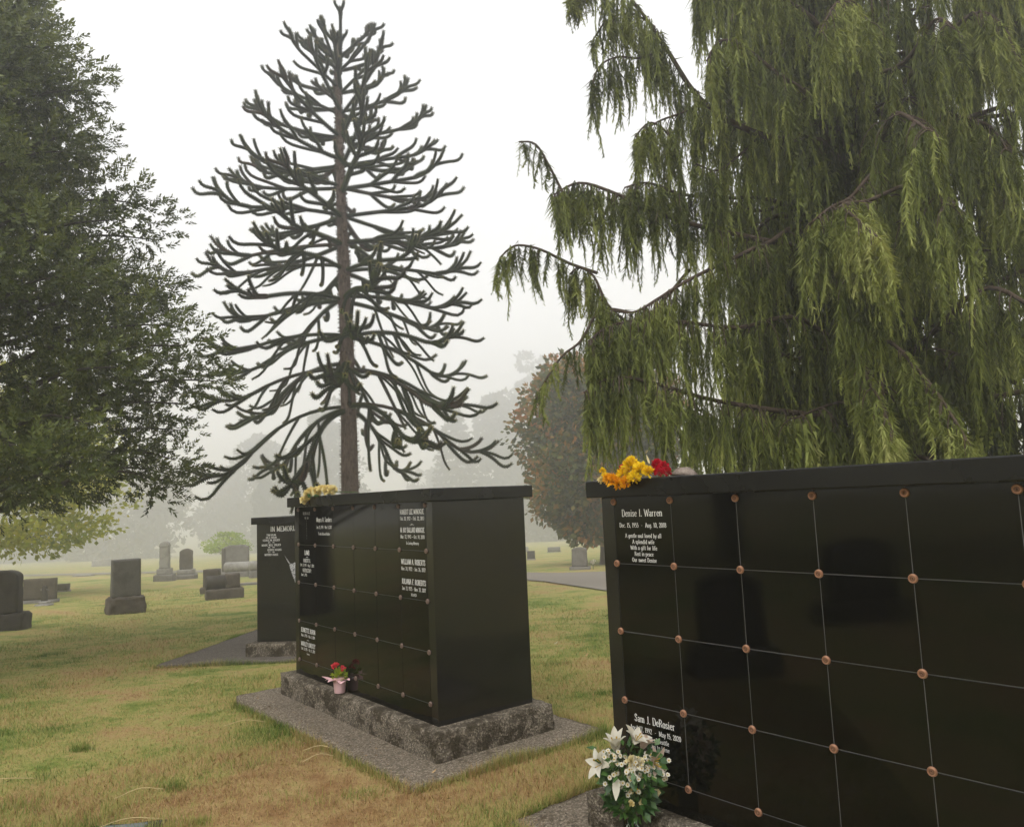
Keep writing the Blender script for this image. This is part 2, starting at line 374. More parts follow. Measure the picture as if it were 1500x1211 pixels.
# ------------------------------------------------------------------ engraved lettering: a small serif stroke alphabet
def S(*p): return [tuple(p[i:i + 2]) for i in range(0, len(p), 2)]
def bowl(x, y0, y1, w): h = y1 - y0; return S(x, y0, x + w * .55, y0, x + w * .9, y0 + h * .18, x + w, y0 + h * .5, x + w * .9, y1 - h * .18, x + w * .55, y1, x, y1)
def ring(x, y0, y1, w):
    return [(x + w / 2 + w / 2 * math.cos(a), (y0 + y1) / 2 + (y1 - y0) / 2 * math.sin(a)) for a in [k * math.pi / 6 for k in range(13)]]
XH = .64
GL = {
 'A': (.62, [S(.04, 0, .31, 1), S(.31, 1, .58, 0), S(.14, .34, .48, .34)]), 'B': (.56, [S(.1, 0, .1, 1), bowl(.1, .53, 1, .34), bowl(.1, 0, .53, .4)]),
 'C': (.56, [S(.5, .72, .46, .9, .3, 1, .13, .87, .06, .5, .13, .13, .3, 0, .46, .08, .52, .26)]), 'D': (.6, [S(.1, 0, .1, 1), bowl(.1, 0, 1, .43)]),
 'E': (.52, [S(.1, 0, .1, 1), S(.1, 1, .46, 1, .46, .86), S(.1, .52, .36, .52), S(.1, 0, .48, 0, .48, .15)]), 'F': (.5, [S(.1, 0, .1, 1), S(.1, 1, .46, 1, .46, .86), S(.1, .52, .36, .52)]),
 'G': (.6, [S(.5, .75, .44, .92, .3, 1, .13, .87, .06, .5, .13, .13, .3, 0, .5, .1, .5, .42), S(.34, .42, .58, .42)]), 'H': (.62, [S(.1, 0, .1, 1), S(.5, 0, .5, 1), S(.1, .52, .5, .52)]),
 'I': (.3, [S(.15, 0, .15, 1)]), 'J': (.4, [S(.28, 1, .28, .15, .18, 0, .06, .08)]), 'K': (.6, [S(.1, 0, .1, 1), S(.5, 1, .1, .45), S(.24, .6, .54, 0)]),
 'L': (.5, [S(.1, 0, .1, 1), S(.1, 0, .46, 0, .46, .2)]), 'M': (.76, [S(.1, 0, .1, 1), S(.1, 1, .37, .1), S(.37, .1, .64, 1), S(.64, 1, .64, 0)]),
 'N': (.64, [S(.1, 0, .1, 1), S(.1, 1, .52, 0), S(.52, 0, .52, 1)]), 'O': (.62, [ring(.06, 0, 1, .5)]), 'P': (.54, [S(.1, 0, .1, 1), bowl(.1, .48, 1, .38)]),
 'R': (.6, [S(.1, 0, .1, 1), bowl(.1, .5, 1, .36), S(.3, .5, .55, 0)]), 'S': (.5, [S(.42, .76, .36, .94, .22, 1, .1, .9, .1, .7, .22, .56, .36, .45, .42, .26, .36, .07, .22, 0, .1, .07, .05, .25)]),
 'T': (.54, [S(.27, 0, .27, 1), S(.04, .84, .04, 1, .5, 1, .5, .84)]), 'U': (.62, [S(.1, 1, .1, .25, .2, .03, .32, 0, .44, .05, .52, .25, .52, 1)]), 'V': (.6, [S(.04, 1, .3, 0), S(.3, 0, .56, 1)]),
 'W': (.86, [S(.03, 1, .23, 0), S(.23, 0, .43, .9), S(.43, .9, .63, 0), S(.63, 0, .83, 1)]), 'Y': (.58, [S(.04, 1, .29, .48), S(.54, 1, .29, .48), S(.29, .48, .29, 0)]), 'Q': (.62, [ring(.06, 0, 1, .5), S(.34, .2, .56, -.1)]),
 'a': (.46, [S(.08, .5, .14, .62, .25, XH, .34, .55, .34, .08, .42, 0), S(.34, .38, .14, .32, .07, .18, .13, .02, .24, 0, .34, .12)]), 'b': (.48, [S(.08, 1, .08, 0), bowl(.08, 0, XH, .34)]),
 'c': (.42, [S(.38, .5, .32, .62, .22, XH, .1, .54, .05, .32, .1, .1, .22, 0, .38, .1)]), 'd': (.5, [S(.4, 1, .4, 0), S(.4, .56, .26, XH, .11, .54, .05, .32, .11, .1, .24, 0, .4, .1)]),
 'e': (.44, [S(.06, .36, .38, .36, .36, .54, .24, XH, .1, .54, .05, .32, .1, .1, .24, 0, .38, .12)]), 'f': (.34, [S(.14, 0, .14, .85, .22, 1, .34, .96), S(.03, .62, .28, .62)]),
 'g': (.46, [S(.38, XH, .38, -.15, .28, -.28, .12, -.27, .06, -.2), S(.38, .54, .24, XH, .1, .54, .05, .32, .1, .1, .24, .02, .38, .12)]), 'h': (.5, [S(.08, 0, .08, 1), S(.08, .48, .2, .62, .32, .62, .4, .5, .4, 0)]),
 'i': (.26, [S(.13, 0, .13, XH), S(.13, .82, .13, .92)]), 'j': (.26, [S(.15, XH, .15, -.2, .02, -.28), S(.15, .82, .15, .92)]), 'k': (.48, [S(.08, 0, .08, 1), S(.38, .62, .08, .28), S(.2, .4, .42, 0)]),
 'l': (.26, [S(.13, 0, .13, 1)]), 'm': (.72, [S(.08, 0, .08, XH), S(.08, .48, .18, .62, .28, .62, .36, .5, .36, 0), S(.36, .48, .46, .62, .56, .62, .64, .5, .64, 0)]),
 'n': (.5, [S(.08, 0, .08, XH), S(.08, .48, .2, .62, .32, .62, .4, .5, .4, 0)]), 'o': (.46, [ring(.05, 0, XH, .36)]), 'p': (.48, [S(.08, -.28, .08, XH), bowl(.08, 0, XH, .34)]),
 'r': (.38, [S(.08, 0, .08, XH), S(.08, .46, .2, .62, .34, .6)]), 's': (.38, [S(.31, .5, .26, .62, .16, XH, .07, .56, .08, .42, .2, .34, .31, .24, .31, .08, .2, 0, .09, .03, .05, .15)]),
 't': (.32, [S(.14, .86, .14, .1, .2, 0, .3, .06), S(.02, .62, .28, .62)]), 'u': (.5, [S(.08, XH, .08, .14, .16, .02, .28, .02, .4, .14), S(.4, XH, .4, 0)]), 'v': (.46, [S(.03, XH, .23, 0), S(.23, 0, .43, XH)]),
 'w': (.66, [S(.02, XH, .18, 0), S(.18, 0, .33, .58), S(.33, .58, .48, 0), S(.48, 0, .64, XH)]), 'y': (.46, [S(.03, XH, .24, 0), S(.43, XH, .2, -.18, .08, -.28)]), 'x': (.46, [S(.04, XH, .42, 0), S(.42, XH, .04, 0)]), 'z': (.42, [S(.05, .62, .37, .62), S(.37, .62, .05, 0), S(.05, 0, .38, 0)]),
 '0': (.5, [ring(.05, 0, 1, .38)]), '1': (.36, [S(.08, .84, .2, 1, .2, 0)]), '2': (.48, [S(.07, .75, .12, .94, .24, 1, .37, .93, .4, .74, .3, .45, .06, .02), S(.06, 0, .42, 0, .43, .16)]),
 '3': (.46, [S(.07, .82, .15, .98, .28, .98, .37, .84, .33, .62, .18, .53), S(.18, .53, .36, .46, .4, .24, .32, .05, .18, 0, .06, .12)]), '4': (.5, [S(.36, 0, .36, 1), S(.36, 1, .05, .3), S(.05, .3, .46, .3)]),
 '5': (.46, [S(.38, 1, .12, 1, .1, .56, .24, .62, .36, .52, .4, .3, .33, .07, .18, 0, .06, .1)]), '6': (.48, [S(.36, .96, .18, .82, .07, .45, .07, .25, .14, .05, .25, 0, .38, .12, .4, .32, .32, .52, .22, .55, .09, .42)]),
 '7': (.46, [S(.06, .84, .06, 1, .4, 1, .18, 0)]), '8': (.48, [ring(.08, .52, 1, .3), ring(.05, 0, .53, .37)]), '9': (.48, [S(.1, .04, .28, .18, .39, .55, .39, .75, .32, .95, .21, 1, .08, .88, .06, .68, .14, .48, .24, .45, .37, .58)]),
 '.': (.22, [S(.1, 0, .1, .1)]), ',': (.22, [S(.12, .1, .06, -.14)]), '-': (.4, [S(.06, .4, .34, .4)]), '~': (.6, [S(.05, .36, .17, .46, .3, .4, .43, .34, .55, .44)]), "'": (.2, [S(.1, .8, .1, 1)]), ' ': (.32, []),
 '*': (2.6, [S(.1, .45, .3, .25, .6, .35, .75, .6, .95, .4), S(1.0, .3, 1.3, .75, 1.6, .3), S(1.65, .4, 1.85, .6, 2.0, .35, 2.3, .25, 2.5, .45)]),
}
def text_shapes(txt, h, wscale=1.0, bold=1.0):
    V = []; Fq = []; x = 0; tk, tn = .125 * bold, .055 * bold
    for ch in txt:
        wd, strokes = GL.get(ch, GL[' '])
        for st in strokes:
            for a, c in zip(st[:-1], st[1:]):
                dx, dy = (c[0] - a[0]), (c[1] - a[1]); l = math.hypot(dx, dy) + 1e-9
                k = tn + (tk - tn) * (abs(dy) / l) ** 1.5
                nx_, ny_ = -dy / l * k / 2, dx / l * k / 2; ex, ey = dx / l * .012, dy / l * .012
                n = len(V); V += [(x + a[0] - ex + nx_, a[1] - ey + ny_), (x + a[0] - ex - nx_, a[1] - ey - ny_), (x + c[0] + ex - nx_, c[1] + ey - ny_), (x + c[0] + ex + nx_, c[1] + ey + ny_)]; Fq.append((n, n + 1, n + 2, n + 3))
            if ch in '.,-~\'*' : continue
            for e, o in ((st[0], st[1]), (st[-1], st[-2])):
                if abs(e[1] - o[1]) > 2.0 * abs(e[0] - o[0]) and any(abs(e[1] - yy) < 1e-6 for yy in (0, 1, XH, -.28)):
                    n = len(V); sg = -.03 if e[1] > .3 else .03; y0 = e[1] + sg; V += [(x + e[0] - .105, y0 - .03), (x + e[0] + .105, y0 - .03), (x + e[0] + .105, y0 + .03), (x + e[0] - .105, y0 + .03)]; Fq.append((n, n + 1, n + 2, n + 3))
        x += wd + .05
    V = np.array(V) if V else np.zeros((0, 2)); V = V * [h * wscale, h]; x *= h * wscale
    return V, Fq, x
def inscription(lines, y_top, width, mat, parent, xmid, yplane, flip=False, maxw=.92):
    """lines: (text, cap height, gap above); text laid on the local x-z plane at y = yplane"""
    z = y_top; objs = []
    for k, ln in enumerate(lines):
        m = MB()
        txt, h, gap = ln[:3]; off = ln[3] if len(ln) > 3 else 0; bold = ln[4] if len(ln) > 4 else 1.0
        z -= gap + h
        V, F, tw = text_shapes(txt, h, 1.0, bold)
        if tw > width * maxw: V = V * [width * maxw / tw, 1]; tw = width * maxw
        if not len(V): continue
        P = np.stack([V[:, 0] - tw / 2 + xmid + off, np.full(len(V), yplane), V[:, 1] + z], -1)
        # each stroke a hair in front of the last one so that crossings never share a plane
        P[:, 1] -= np.repeat(np.arange(len(F)) % 4, 4) * .00008
        m.add(P, F); objs.append(m.build('inscription', mat, parent))
    return objs

# ------------------------------------------------------------------ columbarium walls
PW, PH, ROW0 = .38, .3519, 1.733
U0, U1, DEP, BOT = -.092, 2.372, .84, .197
GAP = .0038
me_panel = box_me('granite_panel', (GAP / 2, -.0, -PH + GAP / 2), (PW - GAP / 2, .022, -GAP / 2), M['granite'], .0012, 1)
me_core = box_me('core', (.002, .024, BOT - .012), (2.278, DEP, ROW0), M['granite_satin'], 0)
me_back = box_me('joint_backing', (.0, .0030, ROW0 - 4 * PH - .002), (2.28, .0238, ROW0 - .002), M['caulk'], 0)
me_rail = box_me('bottom_rail', (.0012, -.0005, BOT - .012), (2.2788, .0225, ROW0 - 4 * PH - GAP / 2), M['granite'], .001, 1)
me_endL = box_me('end_slab', (U0, -.001, BOT - .012), (-.0008, DEP + .002, ROW0), M['granite_satin'], .004)
me_endR = box_me('end_slab', (2.2808, -.001, BOT - .012), (U1, DEP + .002, ROW0), M['granite_satin'], .004)
me_cap = box_me('cap', (U0 - .068, -.05, ROW0 + .0005), (U1 + .055, DEP + .05, ROW0 + .092), M['granite_cap'], .006)
me_plinth = rough_box_me('plinth', (-.235, -.105, -.06), (2.50, DEP + .10, BOT - .006), M['plinth'], .035, .010, 3, 1.0, True, 7)
prof = [(.86 * a_, c_) for a_, c_ in [(0, .0035), (.004, .0035), (.0045, .010), (.008, .0115), (.0095, .0085), (.0125, .0085), (.0145, .0105), (.018, .0095), (.0205, .006), (.0215, .0)]]
me_ros = lathe_me('rosette', prof, M['copper'], 22); me_ros2 = lathe_me('rosette', prof, M['copper_dull'], 16)

def columbarium(loc, yaw, label, bright=False):
    r = empty('columbarium', loc, yaw)
    tag(r, label, 'columbarium', 'black granite columbarium walls')
    link('plinth', me_plinth, r); link('core', me_core, r)
    link('end_slab', me_endL, r); link('end_slab', me_endR, r); link('cap', me_cap, r)
    grid = {}
    link('joint_backing', me_back, r); link('bottom_rail', me_rail, r)
    for rr in range(4):
        for cc in range(6):
            grid[cc, rr] = link('granite_panel', me_panel, r, (cc * PW, random.uniform(-.0006, .0006), ROW0 - rr * PH))
    for rr in range(5):
        for cc in range(7):
            z = ROW0 - rr * PH - (.026 if rr == 0 else 0)
            link('rosette', me_ros if bright else me_ros2, r, (cc * PW, -.0012, z), (R(90), 0, 0))
    return r, grid
def on_panel(p, lines, top=.05, mat='etch', maxw=.84): inscription(lines, -top, PW, M[mat], p, PW / 2, -.0008, maxw=maxw)

Z2 = 0.002
M2 = (-2.0741, 7.2741, Z2); A2 = -.89752
M1 = (.5292, 4.1191, -.019); A1 = -.87422
wall2, g2 = columbarium(M2, A2, 'black granite niche wall in the middle with pale yellow roses on its cap')
wall1, g1 = columbarium(M1, A1, 'black granite niche wall nearest on the right with orange and red flowers on its cap', True)
on_panel(g1[0, 0], [('Denise I. Warren', .036, 0), ('Dec. 15, 1955  -  Aug. 10, 2018', .023, .034), ('A gentle soul loved by all', .021, .032), ('A splendid wife', .021, .010), ('With a gift for life', .021, .010), ('Rest in peace', .021, .010), ('Our sweet Denise', .021, .010)], .068, maxw=.88)
on_panel(g1[0, 3], [('Sam J. DeRosier', .036, 0), ('April 17, 1992  -  May 15, 2020', .024, .022), ('Citizen of Seattle', .022, .014), ('Dear son to Irene', .022, .010)], .058, maxw=.86)
on_panel(g2[0, 0], [('HELEN OH LEE', .024, 0), ('1931 - 2011', .018, .022)] + [(ch, .013, .010) for ch in 'ILTHEIRS'], .05, 'etch_dim', .7)
on_panel(g2[1, 0], [('Mayra A. Sanders', .040, 0), ('Jan. 25, 1951 - Mar. 8, 2017', .026, .034), ('To the Beloved Mother', .024, .034)], .10)
on_panel(g2[5, 0], [('ROBERT LEE MINOGUE', .036, 0, 0, 1.2), ('Feb. 20, 1937 ~ Feb. 22, 2013', .026, .018), ('*', .022, .020), ('M. KAY BALLARD MINOGUE', .036, .012, 0, 1.2), ('Mar. 12, 1943 ~ Oct. 14, 2018', .026, .018), ('In Loving Memory', .022, .022)], .052, maxw=.9)
on_panel(g2[0, 1], [('LAMB', .042, 0, 0, 1.2), ('*', .020, .010), ('ROBERT G.', .032, .006), ('Oct. 22, 1931 ~ Aug. 7, 2012', .024, .014), ('KATHLEEN P.', .032, .020), ('June 5, 1935', .024, .012, -.07)], .050)
on_panel(g2[5, 1], [('WILLIAM A. ROBERTS', .038, 0, 0, 1.2), ('Nov. 24, 1922 - Jan. 26, 2017', .026, .018), ('JULIANA F. ROBERTS', .038, .062, 0, 1.2), ('Jan. 13, 1925 - Nov. 23, 2017', .026, .018), ('BELOVED', .018, .020)], .066, maxw=.9)
on_panel(g2[0, 3], [('JEANETTE BORIN', .040, 0, 0, 1.2), ('Nov. 6, 1925 ~ Nov. 3, 2014', .024, .016), ('*', .022, .014), ('MORLEY LINDSEY', .038, .010, 0, 1.2), ('Oct. 31, 1915 ~ Oct. 15, 2011', .024, .014), ('Forever', .018, .016)], .055, maxw=.9)

# the third wall turns its inscribed end to the viewer
A3 = R(80)
M3c = np.array([-3.51, 10.33])
lx = np.array([math.cos(A3), math.sin(A3)]); ly = np.array([-math.sin(A3), math.cos(A3)])
M3 = M3c - lx * U0 - ly * DEP
wall3, g3 = columbarium((M3[0], M3[1], -.205), A3, 'black granite wall behind the middle one, its end inscribed to the memory of several people')
holder = [c_ for c_ in wall3.children if c_.name.startswith('end_slab')][0]
def end_text(lines, ztop, mid, width, mat='etch'):
    for o in inscription(lines, ztop, width, M[mat], holder, mid, 0): turn(o)
def turn(o):
    me = o.data; n = len(me.vertices); co = np.empty(n * 3, np.float32); me.vertices.foreach_get('co', co); co = co.reshape(-1, 3)
    co = np.stack([U0 - .0012 + co[:, 1], DEP - co[:, 0], co[:, 2]], -1); me.vertices.foreach_set('co', co.ravel()); me.update()
end_text([('IN MEMORIAM', .066, 0, 0, 1.1)], ROW0 - .035, .42, .62)
end_text([('TOM DOLAN', .024, 0), ('HAZEL DOLAN', .024, .010), ('GEORGE W. HOLDER', .026, .010), ('1892  -  1963', .016, .010), ("MAUDE 'NELL' HOLDER", .026, .012), ('1898  -  1990', .016, .010), ('   GEORGE HOLDER', .026, .012, .03), ('1927  -  1985', .016, .010), ('MOTHER-GRACE', .026, .012)], ROW0 - .135, .21, .30)
end_text([('MARY HALE', .024, 0), ('1901  -  1977', .016, .012)], ROW0 - .255, .62, .20)
m = MB()                                                      # the white etched feather-like figure on the end
pts = [(.40, 1.31), (.425, 1.275), (.455, 1.235), (.475, 1.205), (.505, 1.20), (.53, 1.205), (.55, 1.215), (.60, 1.22), (.66, 1.16), (.64, 1.05), (.585, .97), (.555, .935), (.525, 1.01), (.495, 1.09), (.475, 1.15), (.465, 1.19), (.44, 1.235), (.415, 1.28)]
P = np.array([(U0 - .0014, DEP - a, c_) for a, c_ in pts]); nP = len(pts)
for k in range(nP // 2 - 1): m.add(P[[k, k + 1, nP - 2 - k, nP - 1 - k]], [(0, 1, 2, 3)])
m.build('etched_figure', M['etch_mottled'], holder)

# concrete slabs under the walls (local rectangles of each wall)
def slab(name, wall_loc, yaw, u0, u1, v0, v1, top, th, mat, seed, cell=.06):
    me = rough_box_me(name, (u0, v0, top - th), (u1, v1, top), mat, cell, .009, seed, 1.0, True, 5)
    o = link(name, me, None, (wall_loc[0], wall_loc[1], 0), (0, 0, yaw)); return tag(o, kind='structure')
slab('concrete_slab', M2, A2, -.50, 2.74, -.43, 1.22, .0, .26, M['slab'], 5)
slab('concrete_slab', M1, A1, -.57, 2.95, -.36, 1.22, .0, .20, M['slab'], 9)
slab('concrete_slab', (-4.64, 9.86), R(-1), 0, 2.9, 0, 5.0, -.165, .5, M['pathslab'], 12, .12)
bpy.data.objects[[o.name for o in COL.objects if o.name.startswith('concrete_slab')][-1]].rotation_euler = (R(-2.6), 0, R(-1))
SLABS = [(M2, A2, -.50, 2.74, -.43, 1.22), (M1, A1, -.57, 2.95, -.36, 1.22), ((-4.64, 9.86), R(-1), 0, 2.9, 0, 5.0)]


# ------------------------------------------------------------------ headstones
def g(x, y): return float(T(x, y))
GS = 'old headstones on the lawn'
def block(name, parent, sx, sy, z0, z1, mat, cell=.05, amp=.008, seed=0, taper=1.0, y=0, x=0, **kw):
    return link(name, rough_box_me(name, (-sx / 2 + x, -sy / 2 + y, z0), (sx / 2 + x, sy / 2 + y, z1), M[mat], cell, amp, seed, taper, **kw), parent)
def stone_root(x, y, yaw, label, cat='headstone', name='headstone'):
    r = empty(name, (x, y, g(x, y)), R(yaw)); return tag(r, label, cat, GS)

# dark upright stone cut by the left edge
r = stone_root(-10.62, 15.7, 16, 'dark upright headstone on a rough base, cut off by the left edge')
block('base', r, 1.08, .62, -.25, .34, 'stone_dark', .06, .03, 1)
block('tablet', r, .84, .36, .33, 1.20, 'stone_dark', .05, .012, 2, .97, top=lambda u, v: -.10 * (abs(u) * 2) ** 4)
# wide slab, small post and low stone behind it
r = stone_root(-15.1, 24.3, 6, 'wide flat grey headstone half hidden behind the dark upright stone')
block('base', r, 1.0, .4, -.2, .12, 'stone_mid', .08, .01, 3)
block('tablet', r, .95, .2, .118, .78, 'stone_brown', .07, .008, 4)
r = stone_root(-14.1, 22.9, 6, 'small slender post marker on a stepped base in front of the wide slab', 'grave marker', 'grave_marker')
block('base', r, .42, .30, -.2, .07, 'stone_pale', .05, .01, 5); block('step', r, .26, .2, .068, .15, 'stone_pale', .04, .006, 6)
block('post', r, .15, .12, .148, .60, 'stone_dark', .04, .006, 7, .8); block('crosspiece', r, .22, .07, .44, .50, 'stone_mid', .03, .004, 8)
r = stone_root(-18.75, 31.5, 4, 'low brown block stone right of the wide slab')
block('base', r, .74, .32, -.2, .08, 'stone_mid', .07, .01, 9); block('tablet', r, .66, .26, .078, .33, 'stone_brown', .06, .012, 10)
# grey tablet in the open lawn
r = stone_root(-9.75, 19.1, 36, 'grey square-cut granite tablet on a rock-faced base alone in the open lawn')
block('base', r, .84, .60, -.25, .40, 'stone_brown', .035, .036, 11, .96, scale=7.0)
block('tablet', r, .64, .36, .385, 1.30, 'stone_grey', .06, .004, 12, .98)
# two pillars
r = stone_root(-17.75, 38.6, 12, 'tall pale marble pillar with a rounded top, left of the pair')
block('base', r, .92, .80, -.3, .34, 'stone_mid', .06, .02, 13); block('step', r, .66, .58, .335, .62, 'stone_pale', .06, .008, 14)
sh = block('shaft', r, .46, .42, .615, 1.72, 'stone_pale', .06, .010, 15, .94)
block('rounded_cap', r, .50, .46, 1.70, 1.88, 'stone_pale', .04, .006, 16, .8, top=lambda u, v: .08 * (1 - (2 * u) ** 2))
r = stone_root(-17.45, 40.4, 12, 'shorter stained pillar stone with a shallow arched top, right of the pair')
block('base', r, 1.02, .84, -.3, .25, 'stone_mid', .06, .02, 17); block('step', r, .82, .66, .245, .50, 'stone_pale', .06, .008, 18)
block('shaft', r, .60, .50, .495, 1.42, 'stone_brown', .06, .008, 19, .98, top=lambda u, v: .14 * (1 - (2 * u) ** 2))
# the family monument: big tablet with a bolster in front
r = stone_root(-15.6, 42.6, 8, 'large grey double tablet with stepped shoulders beyond the log-shaped stone')
block('base', r, 1.75, .7, -.3, .22, 'stone_mid', .08, .015, 20)
block('tablet', r, 1.30, .34, .215, 1.58, 'stone_mid', .07, .006, 21, 1.0, top=lambda u, v: .07 * (abs(u) < .36))
block('side_pillar', r, .20, .44, .215, 1.50, 'stone_brown', .07, .006, 22, 1.0, x=-.66)
def bolster(name, parent, L, rad, z, mat, seed, x=0, y=0):
    m = MB(); n = 26; t = np.linspace(-L / 2, L / 2, n); P = np.stack([t + x, np.full(n, y), np.full(n, z)], -1)
    prof = rad * np.ones(n); prof[0] = prof[-1] = .001; prof[1] = prof[-2] = rad * .8
    m.tube(P, prof, 22); me = m.mesh(name, M[mat], True); 
    for v in me.vertices: v.co += mnoise.noise_vector(v.co * 9 + Vector((seed, 0, 0))) * rad * .05
    return link(name, me, parent)
r = stone_root(-14.3, 39.3, 4, 'pale rounded bolster stone lying in front of the large double tablet', 'grave marker', 'grave_marker')
block('base', r, 1.05, .5, -.2, .30, 'stone_mid', .07, .012, 23); bolster('bolster', r, 1.5, .26, .52, 'stone_pale', 3)
r = stone_root(-10.35, 26.0, 10, 'small square brown block stone rising behind the log-shaped stone')
block('base', r, .70, .50, -.2, .22, 'stone_brown', .06, .015, 24); block('tablet', r, .52, .40, .21, .80, 'stone_brown', .06, .012, 25)
# log-shaped stone
r = stone_root(-8.75, 22.9, 24, 'dark log-shaped stone with a square block on a rough base', 'grave marker', 'grave_marker')
block('base', r, 1.06, .66, -.25, .30, 'stone_brown', .05, .022, 26)
bolster('log', r, .62, .205, .485, 'stone_dark', 5, -.24, -.02); block('square_block', r, .42, .46, .29, .72, 'stone_brown', .05, .018, 27, .96, x=.22)
r = stone_root(-12.6, 37.4, 30, 'pale rounded bolster stone at the edge of the inscribed black wall', 'grave marker', 'grave_marker')
block('base', r, .9, .5, -.2, .36, 'stone_mid', .07, .012, 28); bolster('bolster', r, 1.05, .24, .60, 'stone_pale', 8)
for (x, y, yaw, sx, sy, h, mt, lab) in [(-10.9, 30.4, 5, 1.5, .5, .10, 'stone_mid', 'low flat kerb stone in the grass beside the inscribed black wall'),
        (-30.3, 53.5, 5, 1.2, .5, .10, 'stone_pale', 'pale flat marker lying far out in the open lawn'),
        (.80, 47.5, 0, .5, .3, .55, 'stone_dark', 'small dark headstone just beyond the right edge of the middle wall'),
        (-33, 88, 8, 1.4, .5, .8, 'stone_pale', 'far pale stone in the mist under the left trees'),
        (-27.5, 84, 8, 1.2, .5, .55, 'stone_mid', 'far low grey stone in the mist behind the pillars'),
        (-52, 96, 8, 2.2, .8, .9, 'stone_pale', 'far pale vault in the mist at the left'),
        (.2, 72, 0, 1.6, .4, .5, 'stone_pale', 'far pale low stone beyond the road at the right'),
        (3.1, 66, 0, 1.1, .4, .45, 'stone_mid', 'far grey low stone beside the rust-coloured tree')]:
    r = stone_root(x, y, yaw, lab); block('base', r, sx * 1.12, sy * 1.2, -.2, min(.08, h * .4), 'stone_mid', .12, .008, 30)
    block('tablet', r, sx, sy, min(.075, h * .4 - .004), h, mt, .12, .012, 31)
r = stone_root(2.5, 31.4, -12, 'grey upright headstone by the road under the rust-coloured tree')
block('base', r, .84, .46, -.25, .14, 'stone_mid', .06, .012, 32); block('tablet', r, .64, .26, .135, .86, 'stone_mid', .06, .012, 33, .95, top=lambda u, v: .06 * (1 - (2 * u) ** 2))
for (x, y, yaw, sx, h, lab) in [(-3.05, 3.25, 80, .62, .86, 'dark stepped headstone just outside the left edge, mirrored in the near polished wall'), (-5.9, 1.35, 75, .9, .95, 'dark wide headstone outside the left edge, mirrored at the right of the near wall')]:
    r = stone_root(x, y, yaw, lab); block('base', r, sx * 1.35, .45, -.2, .26, 'stone_dark', .06, .015, 41); block('tablet', r, sx, .26, .255, h, 'stone_dark', .06, .008, 42, .97, top=lambda u, v: .10 * (1 - (2 * u) ** 2))
# flat plaque let into the lawn at the bottom of the picture
r = tag(empty('grave_plaque', (-2.26, 4.40, g(-2.26, 4.4)), R(8)), 'flat grey grave plaque sunk in the grass at the bottom left', 'grave marker')
block('stone', r, .42, .30, -.12, .016, 'stone_dark', .05, .006, 35); link('plaque', box_me('plaque', (-.12, -.13, .010), (.12, .10, .026), M['plaque'], .006), r)

# ------------------------------------------------------------------ flowers
def petal_grid(m, base, d, up, L, W, curl, cup=.25, n=6, r=None):
    """one curved petal: direction d, starting flat side up, bending by curl (radians) along its length"""
    d = unit(np.array(d, float)); up = unit(np.array(up, float) - d * np.dot(up, d)); s = np.cross(d, up)
    P = []; p = np.array(base, float); ang = 0
    for k in range(n):
        t = k / (n - 1); wd = W * math.sin(math.pi * (.08 + .92 * t) ** .8) ** .8 if k < n - 1 else W * .06
        dd = d * math.cos(ang) + up * math.sin(ang); nn = -d * math.sin(ang) + up * math.cos(ang)
        P += [p + s * wd / 2 + nn * cup * wd, p.copy(), p - s * wd / 2 + nn * cup * wd]
        p = p + dd * L / (n - 1); ang += curl / (n - 1)
    q = []
    for k in range(n - 1): a = k * 3; q += [(a, a + 1, a + 4, a + 3), (a + 1, a + 2, a + 5, a + 4)]
    m.add(P, q, rq=np.full(len(q), rng.random() if r is None else r))
def pompon(c, rad, n=70, flat=.7, axis=(0, 0, 1), pl=.55, pw=.34):
    m = MB(); ax = unit(np.array(axis, float))
    D = rdir(n); D = unit(D + ax * .55)
    P = np.array(c) + D * rad * .35; N = unit(np.cross(D, rdir(n)))
    m.leaves(P, D, N, rad * (pl + .25 * rng.random(n)), rad * pw * (1 + .4 * rng.random(n)), .65)
    m.leaves(P - D * rad * .2, unit(D + .4 * rdir(n)), unit(np.cross(D, rdir(n))), rad * .6, rad * pw, .65)
    return m
def wall_pt(Mw, Aw, u, v, z): return Vector((Mw[0] + u * math.cos(Aw) - v * math.sin(Aw), Mw[1] + u * math.sin(Aw) + v * math.cos(Aw), z + Mw[2]))
CAPZ = ROW0 + .0925
def flower_head(name, parent, c, rad, mat, n=60, axis=(0, 0, 1), **kw): return pompon(c, rad, n, .7, axis, **kw).build(name, M[mat], parent)
def stems(parent, ends, base, rad=.003, mat='stem'):
    for e in ends:
        m = MB(); t = np.linspace(0, 1, 6)[:, None]; P = np.array(base) * (1 - t) + np.array(e) * t; P[:, 2] += .01 * np.sin(t[:, 0] * 3.1); m.tube(P, rad, 5); m.build('stem', M[mat], parent)
# pale yellow roses on the middle wall
r = empty('rose_bunch', wall_pt(M2, A2, .62, -.03, CAPZ), A2); tag(r, 'pale yellow roses lying on the cap of the middle wall', 'flowers')
for (x, y, z, rd) in [(-.30, -.05, -.045, .040), (-.24, -.04, -.002, .040), (-.17, -.03, .034, .043), (-.20, -.06, .012, .038), (-.09, -.02, .030, .045), (-.01, .0, .040, .048), (.07, .01, .036, .046), (.13, .03, .036, .042), (.02, .08, .035, .044)]:
    flower_head('rose', r, (x, y, z + .008), rd * 1.22, 'cream_yellow', 56, pl=.45, pw=.5)
stems(r, [(.0, .05, .02), (-.1, .02, .02)], (.24, .22, .012)); 
m = MB(); m.leaves(np.tile([[-.1, -.05, .0]], (6, 1)) + rng.normal(0, .03, (6, 3)), rdir(6), rdir(6), .05, .025); m.build('leaf', M['bleaf'], r)
